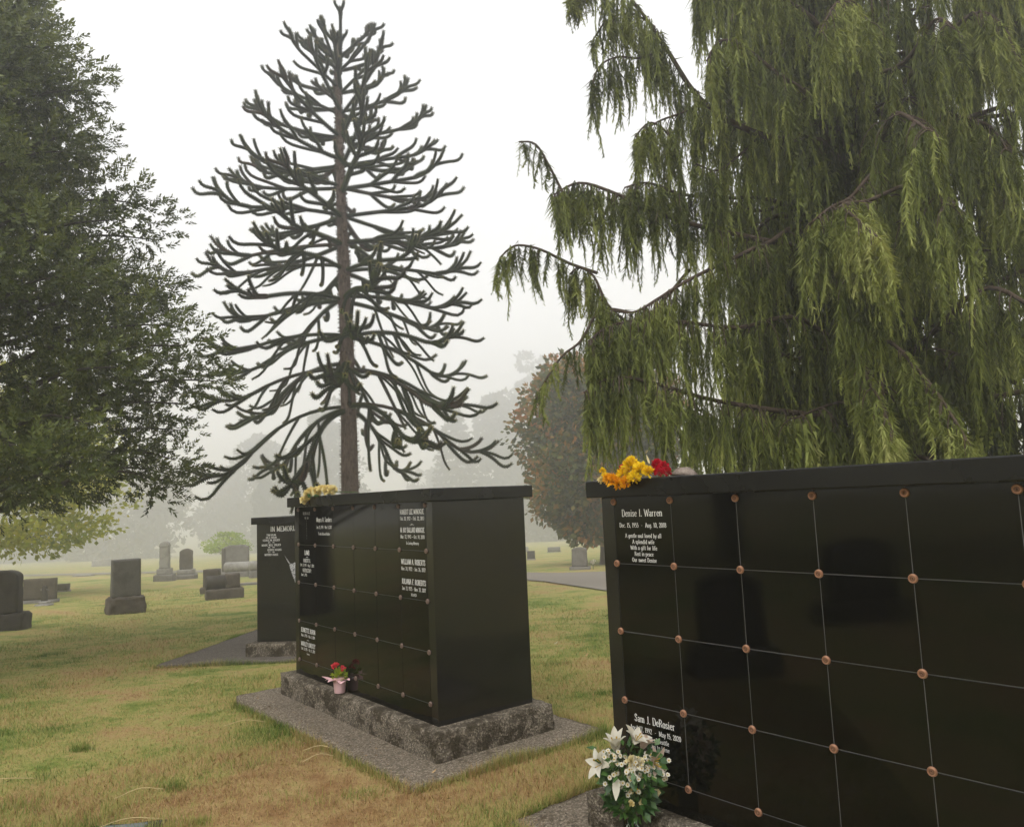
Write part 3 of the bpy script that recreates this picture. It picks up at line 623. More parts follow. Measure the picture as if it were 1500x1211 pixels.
# marigolds and red flowers on the near wall
r = empty('marigold_bunch', wall_pt(M1, A1, .16, -.03, CAPZ), A1); tag(r, 'yellow and orange marigolds with dark red blooms on the cap of the near wall', 'flowers')
for (x, y, z, rd, mt) in [(.04, -.045, .058, .052, 'yellow'), (.10, -.04, .040, .045, 'yellow'), (-.01, -.05, .020, .042, 'yellow'), (.08, -.07, .0, .038, 'yellow'), (.15, -.04, .024, .035, 'yellow'), (.05, -.05, .088, .03, 'yellow'),
        (-.06, -.07, -.012, .044, 'orange'), (-.02, -.08, -.025, .036, 'orange'), (-.10, -.07, .0, .034, 'orange'), (.03, -.08, -.02, .034, 'orange'), (-.13, -.06, .02, .022, 'yellow'), (-.155, -.05, .05, .020, 'yellow'), (-.16, -.06, -.0, .022, 'cream_yellow')]:
    flower_head('bloom', r, (x, y, z), rd, mt, 80, pl=.55, pw=.30)
for (x, y, z, rd) in [(-.07, .02, .046, .034), (-.05, .0, .055, .026), (.16, .02, .062, .034), (.20, .02, .046, .036), (.225, .01, .022, .030), (.19, -.01, .025, .03)]:
    flower_head('red_bloom', r, (x, y, z), rd, 'red', 40, pl=.5, pw=.5)
stems(r, [(.05, -.03, .03), (-.08, -.02, .02), (.15, .0, .03)], (.30, .10, .012))
m = MB(); petal_grid(m, (.13, .0, .07), (-.3, 0, 1), (0, -1, 0), .05, .014, .3); m.build('pale_petal', M['cream'], r)
o = link('stone', rough_box_me('stone', (-.075, -.035, 0), (.075, .035, .042), M['shell'], .012, .008, 4, .5, False, 14), None, wall_pt(M1, A1, .455, .03, CAPZ - .001), (0, R(5), A1))
o.name = 'pebble'; tag(o, 'pitted pale stone lying beside the red blooms on the near wall', 'stone')

r = empty('grave_flowers', (3.0, 31.0, g(3.0, 31.0))); tag(r, 'small white flowers standing beside the grey headstone by the road', 'flowers')
stems(r, [(-.05, 0, .30), (.05, .02, .34), (0, -.04, .26)], (0, 0, 0), .006)
for (x, y, z) in [(-.05, 0, .31), (.05, .02, .35), (0, -.04, .27)]: flower_head('bloom', r, (x, y, z), .075, 'white', 40, pl=.5, pw=.5)
# potted plant on the plinth of the middle wall
PLZ = BOT - .005
r = empty('potted_flower', wall_pt(M2, A2, .955, -.058, PLZ)); tag(r, 'small pink pot with coral begonia blooms against the middle wall', 'potted plant')
link('pot', lathe_me('pot', [(0, .002), (.042, .002), (.044, .006), (.050, .075), (.055, .125), (.057, .128), (.053, .126), (.0, .10)], M['pot_pink'], 26), r)
m = MB()
for k in range(8):
    a = k * .785 + .2; d = (math.cos(a), math.sin(a), .55); petal_grid(m, (math.cos(a) * .046, math.sin(a) * .046, .10), d, (-math.cos(a) * .5, -math.sin(a) * .5, 1), .062 + .012 * (k % 3), .062, -.9, .1)
petal_grid(m, (-.05, -.01, .095), (-1, -.1, .42), (.3, 0, 1), .105, .07, .15, .12); petal_grid(m, (.03, -.045, .09), (.1, -1, .9), (0, .6, 1), .075, .08, -1.6, .1)
m.build('paper_wrap', M['paper_pink'], r)
m = MB(); n = 130; D = unit(rng.normal(size=(n, 3)) + [0, 0, .7]); P = np.array([0, 0, .125]) + D * rng.uniform(.01, .065, (n, 1)) * [1, 1, .9]
m.leaves(P, D, unit(rng.normal(size=(n, 3)) + [0, 0, 1.5]), rng.uniform(.025, .045, n), rng.uniform(.018, .032, n), .5); m.build('leaves', M['young_green'], r)
for (x, y, z, rd) in [(-.035, -.02, .215, .034), (-.02, -.01, .222, .026), (.028, -.01, .205, .019), (.045, .0, .195, .014), (.03, -.03, .185, .014)]: flower_head('bloom', r, (x, y, z), rd, 'pinkred', 34, pl=.5, pw=.55)

# bouquet of lilies in a glass vase before the near wall
vb = wall_pt(M1, A1, .20, -.215, 0); VZ = .004
r = empty('lily_bouquet', (vb.x, vb.y, VZ)); tag(r, 'bouquet of white lilies and small daisies in a clear glass vase at the near wall', 'bouquet')
link('vase', lathe_me('vase', [(0, .0), (.044, .0), (.048, .004), (.050, .02), (.050, .205), (.052, .21), (.050, .212), (.0462, .208), (.0462, .018), (.042, .012), (0, .012)], M['glass'], 30), r)
link('water', lathe_me('water', [(0, .0125), (.041, .0125), (.0458, .018), (.0458, .15), (0, .15)], M['water'], 30), r)
def lily(c, axis, L, mat, openness=.75):
    L *= .86; ax = unit(np.array(axis, float)); e1 = unit(np.cross(ax, [.3, .2, 1.0])); e2 = np.cross(ax, e1); c = np.array(c, float)
    m = MB(); m.tube(np.stack([c - ax * .05, c - ax * .02, c]), [.003, .005, .008], 6); throat = m.build('lily', M['stem'], r)
    for k in range(6):
        a = k * math.pi / 3 + rng.random() * .25; rad = e1 * math.cos(a) + e2 * math.sin(a); op = openness * (.86 if k % 2 else .7)
        m = MB(); petal_grid(m, c, ax * (1 - op * .55) + rad * op * .55, ax - rad * .4, L * rng.uniform(.9, 1.08), L * .46, -1.35 * op, .16, 8); m.build('petal', M[mat], throat, True)
    m = MB()
    for k in range(5):
        a = rng.random() * 6.28; d = unit(ax + .35 * (e1 * math.cos(a) + e2 * math.sin(a))); m.tube(np.stack([c, c + d * L * .35, c + d * L * .62]), [.0012, .0012, .003], 4)
    m.build('stamen', M['centre'], throat)
# local axes of the bouquet are the world's: x right, -y towards the viewer
lily((-.135, -.06, .455), (-.72, -.65, .35), .105, 'white', .95)
lily((-.06, -.02, .50), (-.10, -.25, 1), .125, 'white', .55)
lily((.03, .00, .525), (.35, -.3, .8), .11, 'white', .9)
lily((.095, -.05, .45), (.75, -.6, .15), .11, 'blush', .95)
lily((.07, .03, .49), (.5, .1, .9), .10, 'blush', .7)
lily((.01, -.09, .46), (.25, -.9, .3), .075, 'white', .6)
m = MB(); petal_grid(m, (-.080, -.135, .415), (-.15, -.35, -1), (0, -1, .2), .095, .036, .35, .12, 8); m.build('drooping_petal', M['white'], r, True)
def daisies(name, cs, rad, mat, n=7):
    mp, mc = MB(), MB()
    for c in cs:
        c = np.array(c, float); ax = unit(np.array([c[0] * 1.2, -.75, (c[2] - .36) * 2.2]) + rng.normal(0, .3, 3)); e1 = unit(np.cross(ax, [0, .2, 1.])); e2 = np.cross(ax, e1)
        a = np.arange(n) * 2 * np.pi / n; D = unit(np.cos(a)[:, None] * e1 + np.sin(a)[:, None] * e2 + ax * .22)
        mp.leaves(np.tile(c, (n, 1)), D, np.tile(ax, (n, 1)), rad, rad * .85, .65)
        b3 = c + ax * rad * .12; hexa = [b3 + rad * .34 * (math.cos(t) * e1 + math.sin(t) * e2) for t in np.arange(6) * math.pi / 3] + [b3 + ax * rad * .22]
        mc.add(hexa, None, [(k, (k + 1) % 6, 6) for k in range(6)])
    p_ = mp.build(name, M[mat], r); p_['kind'] = 'stuff'; mc.build('flower_centres', M['centre'], p_)
pts = [(.02 + rng.normal(0, .045), -.115 + rng.normal(0, .022), .43 + rng.normal(0, .030)) for _ in range(64)] + [(.135 + rng.normal(0, .028), -.03 + rng.normal(0, .03), .43 + rng.normal(0, .032)) for _ in range(34)] + \
      [(-.085 + rng.normal(0, .028), -.07 + rng.normal(0, .02), .485 + rng.normal(0, .022)) for _ in range(30)] + [(-.04, -.13, .36), (-.06, -.125, .375), (-.02, -.13, .35), (.02, -.135, .352), (-.065, -.12, .39), (-.12, -.09, .37), (-.13, -.1, .38)]
daisies('small_daisies', pts, .0125, 'white')
for (x, y, z, rd, mt) in [(.0, -.10, .475, .034, 'cream'), (.035, -.10, .468, .032, 'cream'), (.02, -.11, .345, .014, 'yellow'), (.035, -.10, .29, .016, 'cream'), (-.015, -.12, .295, .018, 'cream_yellow'), (.115, -.08, .325, .018, 'cream'), (-.01, -.11, .345, .013, 'cream_yellow')]:
    flower_head('bloom', r, (x, y, z), rd, mt, 40, (0, -1, .4), pl=.5, pw=.5)
n = 520; th = rng.uniform(0, 2 * np.pi, n); zz = rng.uniform(.21, .50, n); rad = (.045 + .10 * np.sqrt(np.clip((zz - .2) / .2, 0, 1))) * rng.uniform(.5, 1.05, n)
P = np.stack([np.cos(th) * rad, np.sin(th) * rad, zz], -1); D = unit(np.stack([np.cos(th), np.sin(th), rng.normal(-.1, .6, n)], -1))
m = MB(); m.leaves(P, D, unit(rng.normal(0, .6, (n, 3)) + [0, -.5, 1]), rng.uniform(.03, .062, n), rng.uniform(.02, .040, n), .45); lv = m.build('leaves', M['bleaf'], r); lv['kind'] = 'stuff'
for k in range(16):
    a = k * .39; m = MB(); t = np.linspace(0, 1, 7)[:, None]
    e = np.array([math.cos(a) * .10, math.sin(a) * .10, .42]); b0 = np.array([-math.cos(a) * .03, -math.sin(a) * .03, .02]); P = b0 * (1 - t) + e * t; P[:, :2] *= .35 + .65 * t ** 1.6; m.tube(P, .0028, 5); m.build('stem', M['stem'], r)

# ------------------------------------------------------------------ trees: helpers
def smooth_path(P, n):
    P = np.array(P, float); k = np.arange(len(P)); t = np.linspace(0, len(P) - 1, n)
    out = []
    for tt in t:                                                   # Catmull-Rom
        i = min(int(tt), len(P) - 2); f = tt - i
        p0, p1, p2, p3 = P[max(i - 1, 0)], P[i], P[i + 1], P[min(i + 2, len(P) - 1)]
        out.append(.5 * ((2 * p1) + (-p0 + p2) * f + (2 * p0 - 5 * p1 + 4 * p2 - p3) * f * f + (-p0 + 3 * p1 - 3 * p2 + p3) * f ** 3))
    return np.array(out)

# ------------------------------------------------------------------ the monkey puzzle tree
TX, TY = -3.74, 17.0
mono = empty('monkey_puzzle_tree', (TX, TY, g(TX, TY))); tag(mono, 'tall monkey puzzle tree with spiky upturned branches behind the middle wall', 'tree')
PXM = TY / 1110 * 1.0
def z_of(py): return 1.73 - g(TX, TY) + (741 - py) * PXM * 1.012      # height above the tree's foot for a row of the photograph
HT = z_of(32)
m = MB(); n = 70; t = np.linspace(0, 1, n); P = np.stack([.05 * np.sin(t * 5), .04 * np.cos(t * 4), t * HT - .2 * (1 - t)], -1)
m.tube(P, .185 * (1 - t) ** .75 + .035 + .05 * np.exp(-t * 25), 14)
trunk_o = m.build('trunk', M['bark_monkey'], mono, True)
m = MB(); k = 5200; hz = rng.uniform(.02, .97, k); a = rng.uniform(0, 2 * np.pi, k); rr = .185 * (1 - hz) ** .75 + .033
D = unit(np.stack([np.cos(a), np.sin(a), rng.uniform(-.2, .7, k)], -1)); P = np.stack([.05 * np.sin(hz * 5) + np.cos(a) * rr, .04 * np.cos(hz * 4) + np.sin(a) * rr, hz * HT], -1)
m.leaves(P, D, np.tile([0, 0, 1.], (k, 1)) + .3 * rng.normal(size=(k, 3)), .06, .035, .2); m.build('bark_scales', M['bark_monkey'], trunk_o)['kind'] = 'stuff'

def scaly(mb, P, r0, r1):
    """a leafy shoot: core tube densely set with pointed scales"""
    L = np.linalg.norm(np.diff(P, axis=0), axis=1).sum()
    n = len(P); rad = np.linspace(r0, r1, n); rad[-1] *= .75
    shade = float(np.clip(rng.normal(.32, .10), .05, .6))
    mb.tube(P, rad * .85, 6, shade * .6)
    rings = max(4, int(L / .034)); per = 6
    s = np.repeat(np.linspace(.01, 1, rings), per); ang = np.tile(np.arange(per) * 2 * np.pi / per, rings) + np.repeat(np.arange(rings) * .52, per)
    x = s * (n - 1); i = np.minimum(x.astype(int), n - 2); f = (x - i)[:, None]
    C = P[i] * (1 - f) + P[i + 1] * f; tn = unit(P[i + 1] - P[i])
    up = np.where(np.abs(tn[:, 2:3]) > .9, np.array([[1., 0, 0]]), np.array([[0, 0, 1.]])); a = unit(np.cross(tn, up)); c = np.cross(tn, a)
    rd = np.cos(ang)[:, None] * a + np.sin(ang)[:, None] * c; rr = (r0 + (r1 - r0) * s)[:, None]
    tip = C + rd * rr * 1.75 + tn * .024; tg = np.cross(tn, rd) * .016
    base = C + rd * rr * .72
    V = np.stack([base + tg, base - tg, tip], 1).reshape(-1, 3); tr = np.arange(len(V)).reshape(-1, 3)
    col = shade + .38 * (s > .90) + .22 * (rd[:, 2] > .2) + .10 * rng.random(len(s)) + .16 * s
    if rng.random() < .06: col = col * .08                       # a dead, brown shoot
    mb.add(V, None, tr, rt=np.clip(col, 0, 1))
def bend_path(o, az, e0, e1, e2, L, n=12, bow=0):
    """elevation runs e0 -> e1 (at 65 %) -> e2 at the tip"""
    P = [np.array(o, float)]; ds = L / (n - 1)
    for k in range(n - 1):
        t = (k + .5) / (n - 1); e = e0 + (e1 - e0) * t / .62 if t < .62 else e1 + (e2 - e1) * ((t - .62) / .38) ** 1.2
        a = az + bow * t; P.append(P[-1] + ds * np.array([math.cos(a) * math.cos(e), math.sin(a) * math.cos(e), math.sin(e)]))
    return np.array(P)
whorls = [54, 80, 112, 148, 186, 226, 268, 312, 352, 392, 438, 492, 542, 598]
WY = np.array([20, 80, 150, 210, 300, 390, 460, 530, 600, 700.]); WW = np.array([26, 62, 112, 150, 184, 186, 192, 198, 198, 190.])
for wi, py in enumerate(whorls):
    z0 = z_of(py); q_ = wi / (len(whorls) - 1)
    nb = 5 if wi < 2 else 6
    for k in range(nb):
        az = wi * .83 + k * 2 * math.pi / nb + rng.normal(0, .14)
        reach = np.interp(py, WY, WW) * PXM * rng.uniform(.86, .96) * (1.08 if q_ > .6 else 1)
        e0 = np.interp(q_, [0, .25, .5, .8, 1], [34, 16, -4, 4, 0]) + rng.normal(0, 4)
        e1 = np.interp(q_, [0, .25, .5, .75, 1], [42, 20, -2, -16, -46]) + rng.normal(0, 5)
        e2 = np.interp(q_, [0, .25, .5, .75, 1], [82, 74, 62, 52, 48]) + rng.normal(0, 9)
        e0, e1, e2 = R(e0), R(e1), R(e2)
        meanc = (.62 * (math.cos(e0) + math.cos(e1)) / 2 + .38 * (math.cos(e1) + math.cos(e2)) / 2)
        L = min(reach / max(meanc, .45), 4.2)
        P = bend_path((0.03 * math.cos(az), .03 * math.sin(az), z0 + rng.normal(0, .05)), az, e0, e1, e2, L, 16, rng.normal(0, .12))
        mb = MB(); scaly(mb, P, .048 if q_ > .3 else .041, .040)
        ns = max(2, int(round(L / .68))); side = 1 if rng.random() < .5 else -1
        for j in range(ns):                                       # side shoots, mostly paired, sweeping forward and up
            s_ = .30 + .58 * (j + rng.uniform(-.2, .2)) / max(1, ns - 1)
            i = int(np.clip(s_, .2, .93) * 15); o = P[i]; tn = unit(P[min(i + 1, 15)] - P[i]); el = math.asin(np.clip(tn[2], -1, 1)); a0 = math.atan2(tn[1], tn[0])
            for sg in ((1, -1) if rng.random() < .62 else (side,)):
                side = -side
                l2 = L * np.interp(s_, [.2, .5, 1], [.44, .36, .20]) * rng.uniform(.6, 1.15)
                hangs = q_ > .6 and s_ < .6 and rng.random() < .65
                dr = (np.interp(q_, [.6, 1], [-45, -68]) if hangs else np.interp(q_, [0, .45, .75, 1], [24, 2, -12, -36])) + rng.normal(0, 8)
                up2 = (rng.uniform(-60, 20) if hangs else np.interp(q_, [0, .45, .8, 1], [84, 76, 56, 44]) + rng.normal(0, 12))
                Q = bend_path(o, a0 + sg * R(rng.uniform(30, 50)), (el + R(dr)) / 2, R(dr), R(up2), max(.28, l2), 9, -sg * R(rng.uniform(10, 40)))
                scaly(mb, Q, .032 if hangs else .040, .028 if hangs else .038)
        for j in range(2):                       # finger-like tips
            i = 12; tn = unit(P[i + 1] - P[i]); el = math.asin(np.clip(tn[2], -1, 1)); a0 = math.atan2(tn[1], tn[0])
            Q = bend_path(P[i - j], a0 + (j * 2 - 1) * R(rng.uniform(16, 40)), el, el + R(22), el + R(rng.uniform(35, 65)), L * rng.uniform(.14, .22), 8); scaly(mb, Q, .040, .039)
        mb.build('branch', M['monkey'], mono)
mb = MB()
for k in range(5): scaly(mb, bend_path((0, 0, HT - .08), k * 1.257, R(72), R(70), R(60), .26, 6), .04, .05)
scaly(mb, np.array([[0, 0, HT - .6], [.0, 0, HT - .2], [0, 0, HT + .16]]), .055, .06); mb.build('leading_shoot', M['monkey'], mono)

# ------------------------------------------------------------------ the weeping cypress
CX, CY = 5.15, 10.2
cyp = empty('weeping_cypress', (CX, CY, g(CX, CY))); tag(cyp, 'weeping cypress with curtains of hanging green sprays behind the near wall', 'tree')
CZ = g(CX, CY)
def img(px, py, d):
    """a point of the tree d metres in front of the viewer, in the tree's own frame"""
    a = (px - 750) / FPX; c_ = -(py - 605.5) / FPX; x = a * math.cos(ROLL) + c_ * math.sin(ROLL); y = -a * math.sin(ROLL) + c_ * math.cos(ROLL)
    v = np.array([x, math.cos(PITCH) - y * math.sin(PITCH), math.sin(PITCH) + y * math.cos(PITCH)]); v = v * d / v[1]
    return v + [-CX, -CY, EYE - CZ]
m = MB(); t = np.linspace(0, 1, 40); P = np.stack([-.9 * t ** 1.3 + .12 * np.sin(t * 6), .2 * t, t * 13.5 - .2 * (1 - t)], -1)
m.tube(P, .30 * (1 - t) ** .8 + .03 + .1 * np.exp(-t * 20), 14); m.build('trunk', M['bark_brown'], cyp, True)
trunk_at = lambda z: np.array([-.9 * (z / 13.5) ** 1.3 + .12 * math.sin(z / 13.5 * 6), .2 * z / 13.5, z])

# spray shapes: a hanging axis with feathery side twigs
def spray_proto(seed, n=48, wk=1.0):
    g_ = np.random.default_rng(seed); P = []; D = []; N = []; L = []; W = []; Rn = []
    ax = lambda s: np.array([.10 * math.sin(s * 2.2 + seed) * s, .06 * s * s, -s])
    for k in range(n):
        s = (k + .3) / n; p = ax(s); out = (.15 * (1 - s) ** .7 + .035) * (1 + .35 * math.sin(k * 1.9 + seed))
        for sg in (-1, 1):
            a = g_.uniform(0, 6.283); sp_ = g_.uniform(.12, .62); dx = math.cos(a); dy = math.sin(a)
            d = np.array([dx * sp_, dy * sp_, -1.0 + g_.normal(0, .25)]); d /= np.linalg.norm(d)
            P.append(p); D.append(d); N.append([g_.normal(0, .5), 1, 0]); L.append(out * g_.uniform(.5, 1.25)); W.append(.0108 * wk * g_.uniform(.7, 1.4)); Rn.append(g_.random() * .42 + .2 * s)
    mm = MB(); mm.strands(np.array(P), np.array(D), unit(np.array(N)), np.array(L), np.array(W) * 1.35)
    V = np.concatenate(mm.V); q = np.concatenate(mm.Tr); return V, q, np.array(Rn)
protos_fine = [spray_proto(s) for s in range(8)]; protos_coarse = [spray_proto(s + 20, 17, 2.9) for s in range(6)]
class Sprays:
    def __init__(s, coarse=False): s.protos = protos_coarse if coarse else protos_fine; s.items = [[] for _ in s.protos]
    def add(s, p, L, wd, yaw, tone, lean=0.0): s.items[rng.integers(len(s.protos))].append((*p, L, wd, yaw, tone, lean))
    def build(s, name, parent, mat):
        mb = MB()
        for (V, q, Rn), it in zip(s.protos, s.items):
            if not it: continue
            A = np.array(it); n = len(A); L, wd, yaw, tone, ln = A[:, 3, None], A[:, 4, None], A[:, 5, None], A[:, 6, None], A[:, 7, None]
            x = V[None, :, 0] * wd; y = V[None, :, 1] * wd - V[None, :, 2] * ln * L; z = V[None, :, 2] * L
            X = np.cos(yaw) * x - np.sin(yaw) * y; Yv = np.sin(yaw) * x + np.cos(yaw) * y
            W_ = np.stack([X + A[:, 0:1], Yv + A[:, 1:2], z + A[:, 2:3]], -1).reshape(-1, 3)
            Q = (q[None] + (np.arange(n) * len(V))[:, None, None]).reshape(-1, 3)
            mb.add(W_, None, Q, rt=np.clip(Rn[None] + tone, 0, 1).ravel())
        return mb.build(name, mat, parent)
NSPR = 0
def limb(path, r0, spr_len, dens, tone=0.0, subs=True, sub_len=.7, start=.12, coarse=False):
    """a limb with hanging sprays and short drooping side branches that carry more of them; one part with its curtain"""
    global NSPR
    P = smooth_path(path, 26); L = np.linalg.norm(np.diff(P, axis=0), axis=1).sum()
    m = MB(); m.tube(P, np.linspace(r0, .010, 26), 7); sp = Sprays(coarse)
    def hang(p, ln, tn):
        global NSPR
        NSPR += 1; sp.add(p + rng.normal(0, .02, 3), ln * rng.uniform(.65, 1.4), rng.uniform(.65, 1.2), rng.uniform(0, 6.28), tn + rng.normal(0, .15), rng.normal(0, .05))
    ns = int(L * dens)
    for k in range(ns):
        s = start + (1 - start) * (k + rng.random()) / ns; x = s * 25; i = min(int(x), 24); p = P[i] + (P[i + 1] - P[i]) * (x - i); tn = unit(P[i + 1] - P[i])
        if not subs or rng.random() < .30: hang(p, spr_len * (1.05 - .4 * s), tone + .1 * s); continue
        sd = unit(np.cross(tn, [0, 0, 1.])) * (1 if rng.random() < .5 else -1)
        l2 = sub_len * rng.uniform(.4, 1.2) * (1.1 - .6 * s); d0 = unit(sd + tn * rng.uniform(.1, .9) + np.array([0, 0, rng.uniform(.0, .5)]))
        Q = [p]; d = d0.copy()
        for _ in range(7): d = unit(d + np.array([0, 0, -.42])); Q.append(Q[-1] + d * l2 / 7)
        Q = np.array(Q); m.tube(Q, np.linspace(.009, .003, 8), 4)
        for j in range(2, 8):
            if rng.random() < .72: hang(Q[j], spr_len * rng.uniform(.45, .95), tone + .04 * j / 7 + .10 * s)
    br = m.build('limb', M['bark_brown'], cyp, True)
    o = sp.build('hanging_sprays', br, M['cypress']); o['kind'] = 'stuff'
# limbs that shape the outline on the left and the bare arcs one can see
tp = trunk_at
limb([tp(5.6), img(1215, 215, 9.6), img(1115, 198, 9.2), img(1030, 150, 9.0), img(975, 70, 8.9), img(925, 0, 8.8), img(860, -60, 8.7)], .055, .95, 11, .02, True, .42, .25)
limb([tp(4.6), img(1190, 370, 9.6), img(1100, 348, 9.2), img(990, 322, 8.9), img(905, 285, 8.8), img(850, 268, 8.7), img(812, 285, 8.7)], .045, .72, 14, .0, True, .45, .3)
limb([tp(5.0), img(1150, 300, 9.5), img(1060, 290, 9.3), img(1000, 285, 9.0), img(950, 268, 8.9), img(915, 275, 8.8)], .032, .75, 14, .0, True, .5, .3)
limb([img(905, 285, 8.8), img(868, 330, 8.75), img(835, 300, 8.7), img(808, 250, 8.65), img(785, 212, 8.6), img(760, 208, 8.6)], .022, .50, 13, .0, False)
limb([img(875, 400, 8.85), img(832, 385, 8.75), img(790, 365, 8.65), img(755, 360, 8.6), img(732, 378, 8.6)], .020, .62, 17, .02, True, .3, .05)
limb([img(1010, 395, 9.1), img(940, 470, 9.0), img(895, 452, 8.8), img(870, 405, 8.8), img(848, 392, 8.8), img(835, 402, 8.8)], .022, .55, 13, .0, True, .35)
limb([tp(3.9), img(1180, 345, 9.5), img(1125, 356, 9.2), img(1060, 385, 9.0), img(1000, 415, 8.9), img(960, 440, 8.8), img(925, 458, 8.8), img(880, 450, 8.8)], .036, .9, 19, .04, True, .55, .2)
limb([img(925, 458, 8.9), img(880, 455, 8.8), img(850, 500, 8.7), img(825, 520, 8.65), img(800, 555, 8.6), img(785, 585, 8.6)], .018, .50, 15, .0, False)
limb([tp(2.6), img(1200, 610, 9.5), img(1130, 600, 9.2), img(1040, 585, 8.9), img(960, 562, 8.7), img(900, 552, 8.6), img(855, 575, 8.5)], .042, .92, 20, .04, True, .60, .05)
limb([tp(3.2), img(1180, 470, 9.4), img(1080, 480, 9.0), img(980, 470, 8.8), img(900, 475, 8.7), img(862, 500, 8.6)], .036, .90, 17, .02, True, .55, .12)
limb([tp(6.6), img(1210, 60, 9.2), img(1150, 0, 8.9), img(1095, -40, 8.7), img(1045, -50, 8.6), img(1020, -15, 8.6)], .040, .95, 15, .05, True, .5, .3)
limb([tp(6.2), img(1190, 150, 9.0), img(1140, 110, 8.8), img(1090, 70, 8.6), img(1055, 60, 8.5), img(1035, 90, 8.5)], .034, .85, 14, .05, True, .5, .2)
limb([tp(7.4), img(1040, -120, 9.0), img(900, -90, 8.8), img(850, -40, 8.7), img(838, -10, 8.7)], .030, .40, 10, .0, True, .4, .5)
limb([img(975, 70, 8.9), img(940, 85, 8.85), img(905, 84, 8.8), img(880, 96, 8.8), img(866, 125, 8.8)], .016, .72, 17, .0, True, .3, .0)
limb([img(1030, 150, 9.0), img(1000, 165, 8.95), img(965, 178, 8.9), img(940, 195, 8.9)], .016, .85, 18, .04, True, .35, .0)
limb([img(1000, 300, 9.0), img(985, 210, 8.9), img(955, 180, 8.85), img(930, 200, 8.8)], .016, .75, 16, .06, True, .35, .1)
limb([img(960, 40, 8.9), img(925, 20, 8.85), img(890, 30, 8.8), img(868, 60, 8.8)], .014, .6, 15, .0, True, .3, .0)
limb([img(1115, 198, 9.2), img(1080, 230, 9.1), img(1050, 250, 9.0), img(1020, 240, 8.9)], .016, .9, 16, .0, True, .4, .1)
# outward limbs in front of the mass, highlights put in as lighter leaf colour
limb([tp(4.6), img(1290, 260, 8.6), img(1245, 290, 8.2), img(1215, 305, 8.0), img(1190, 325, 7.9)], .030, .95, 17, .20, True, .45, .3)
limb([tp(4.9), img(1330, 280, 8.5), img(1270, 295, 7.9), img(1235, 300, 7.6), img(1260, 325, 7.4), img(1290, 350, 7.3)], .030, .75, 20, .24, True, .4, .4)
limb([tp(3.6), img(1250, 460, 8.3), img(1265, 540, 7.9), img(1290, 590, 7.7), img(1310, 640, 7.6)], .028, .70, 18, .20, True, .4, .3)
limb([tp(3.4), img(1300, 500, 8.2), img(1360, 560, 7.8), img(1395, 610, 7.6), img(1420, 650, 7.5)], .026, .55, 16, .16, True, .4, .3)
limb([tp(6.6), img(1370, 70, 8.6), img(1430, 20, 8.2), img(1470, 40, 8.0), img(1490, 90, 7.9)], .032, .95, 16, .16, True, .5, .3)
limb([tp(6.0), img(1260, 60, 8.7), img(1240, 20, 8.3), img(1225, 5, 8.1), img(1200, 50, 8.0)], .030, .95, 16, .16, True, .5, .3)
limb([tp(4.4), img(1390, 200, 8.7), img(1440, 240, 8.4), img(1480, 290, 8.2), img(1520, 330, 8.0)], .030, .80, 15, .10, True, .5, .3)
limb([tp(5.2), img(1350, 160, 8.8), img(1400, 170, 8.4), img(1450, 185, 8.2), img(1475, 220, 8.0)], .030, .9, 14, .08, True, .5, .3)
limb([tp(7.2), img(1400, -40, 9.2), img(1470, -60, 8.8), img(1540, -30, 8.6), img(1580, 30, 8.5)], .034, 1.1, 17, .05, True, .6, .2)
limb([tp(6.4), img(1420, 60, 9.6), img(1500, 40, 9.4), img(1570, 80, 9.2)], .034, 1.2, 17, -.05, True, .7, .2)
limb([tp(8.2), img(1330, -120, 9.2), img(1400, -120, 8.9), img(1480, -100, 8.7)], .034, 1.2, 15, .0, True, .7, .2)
# the rest of the crown all round
for k in range(64):
    z = .9 + 10.6 * (k + rng.random()) / 64; az = k * 2.399 + rng.normal(0, .2); rad = np.interp(z, [0, 2.5, 6, 9, 12], [4.6, 4.4, 3.5, 2.5, 1.0]) * rng.uniform(.75, 1.05)
    b0 = tp(z); d = np.array([math.cos(az), math.sin(az), 0])
    if d[0] < -.55 and z > 2: rad *= .50                          # the left side is drawn by the limbs above
    if d[0] < -.2 and z < 2.9: rad *= .6
    if d[1] < -.3: rad = min(rad, 3.0)
    pth = [b0, b0 + d * rad * .3 + [0, 0, .25], b0 + d * rad * .65 + [0, 0, .15 + .2 * rng.normal()], b0 + d * rad * .9 + [0, 0, .1], b0 + d * rad + [0, 0, -.15]]
    back = d[1] > .35
    limb(pth, .045, (1.3 if back else 1.1) if z > 1.6 else .6, 12, rng.normal(.0, .05), True, .8, .22, back)

for k in range(60):                                              # inner curtains, interior shade put in as darker leaf colour
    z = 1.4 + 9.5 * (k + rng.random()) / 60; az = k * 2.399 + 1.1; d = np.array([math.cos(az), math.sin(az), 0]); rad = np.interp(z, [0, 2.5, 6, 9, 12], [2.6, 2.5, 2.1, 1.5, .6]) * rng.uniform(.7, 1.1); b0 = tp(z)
    limb([b0, b0 + d * rad * .5 + [0, 0, .15], b0 + d * rad + [0, 0, -.1]], .03, 1.3, 13, -.12, True, .7, .15, True)
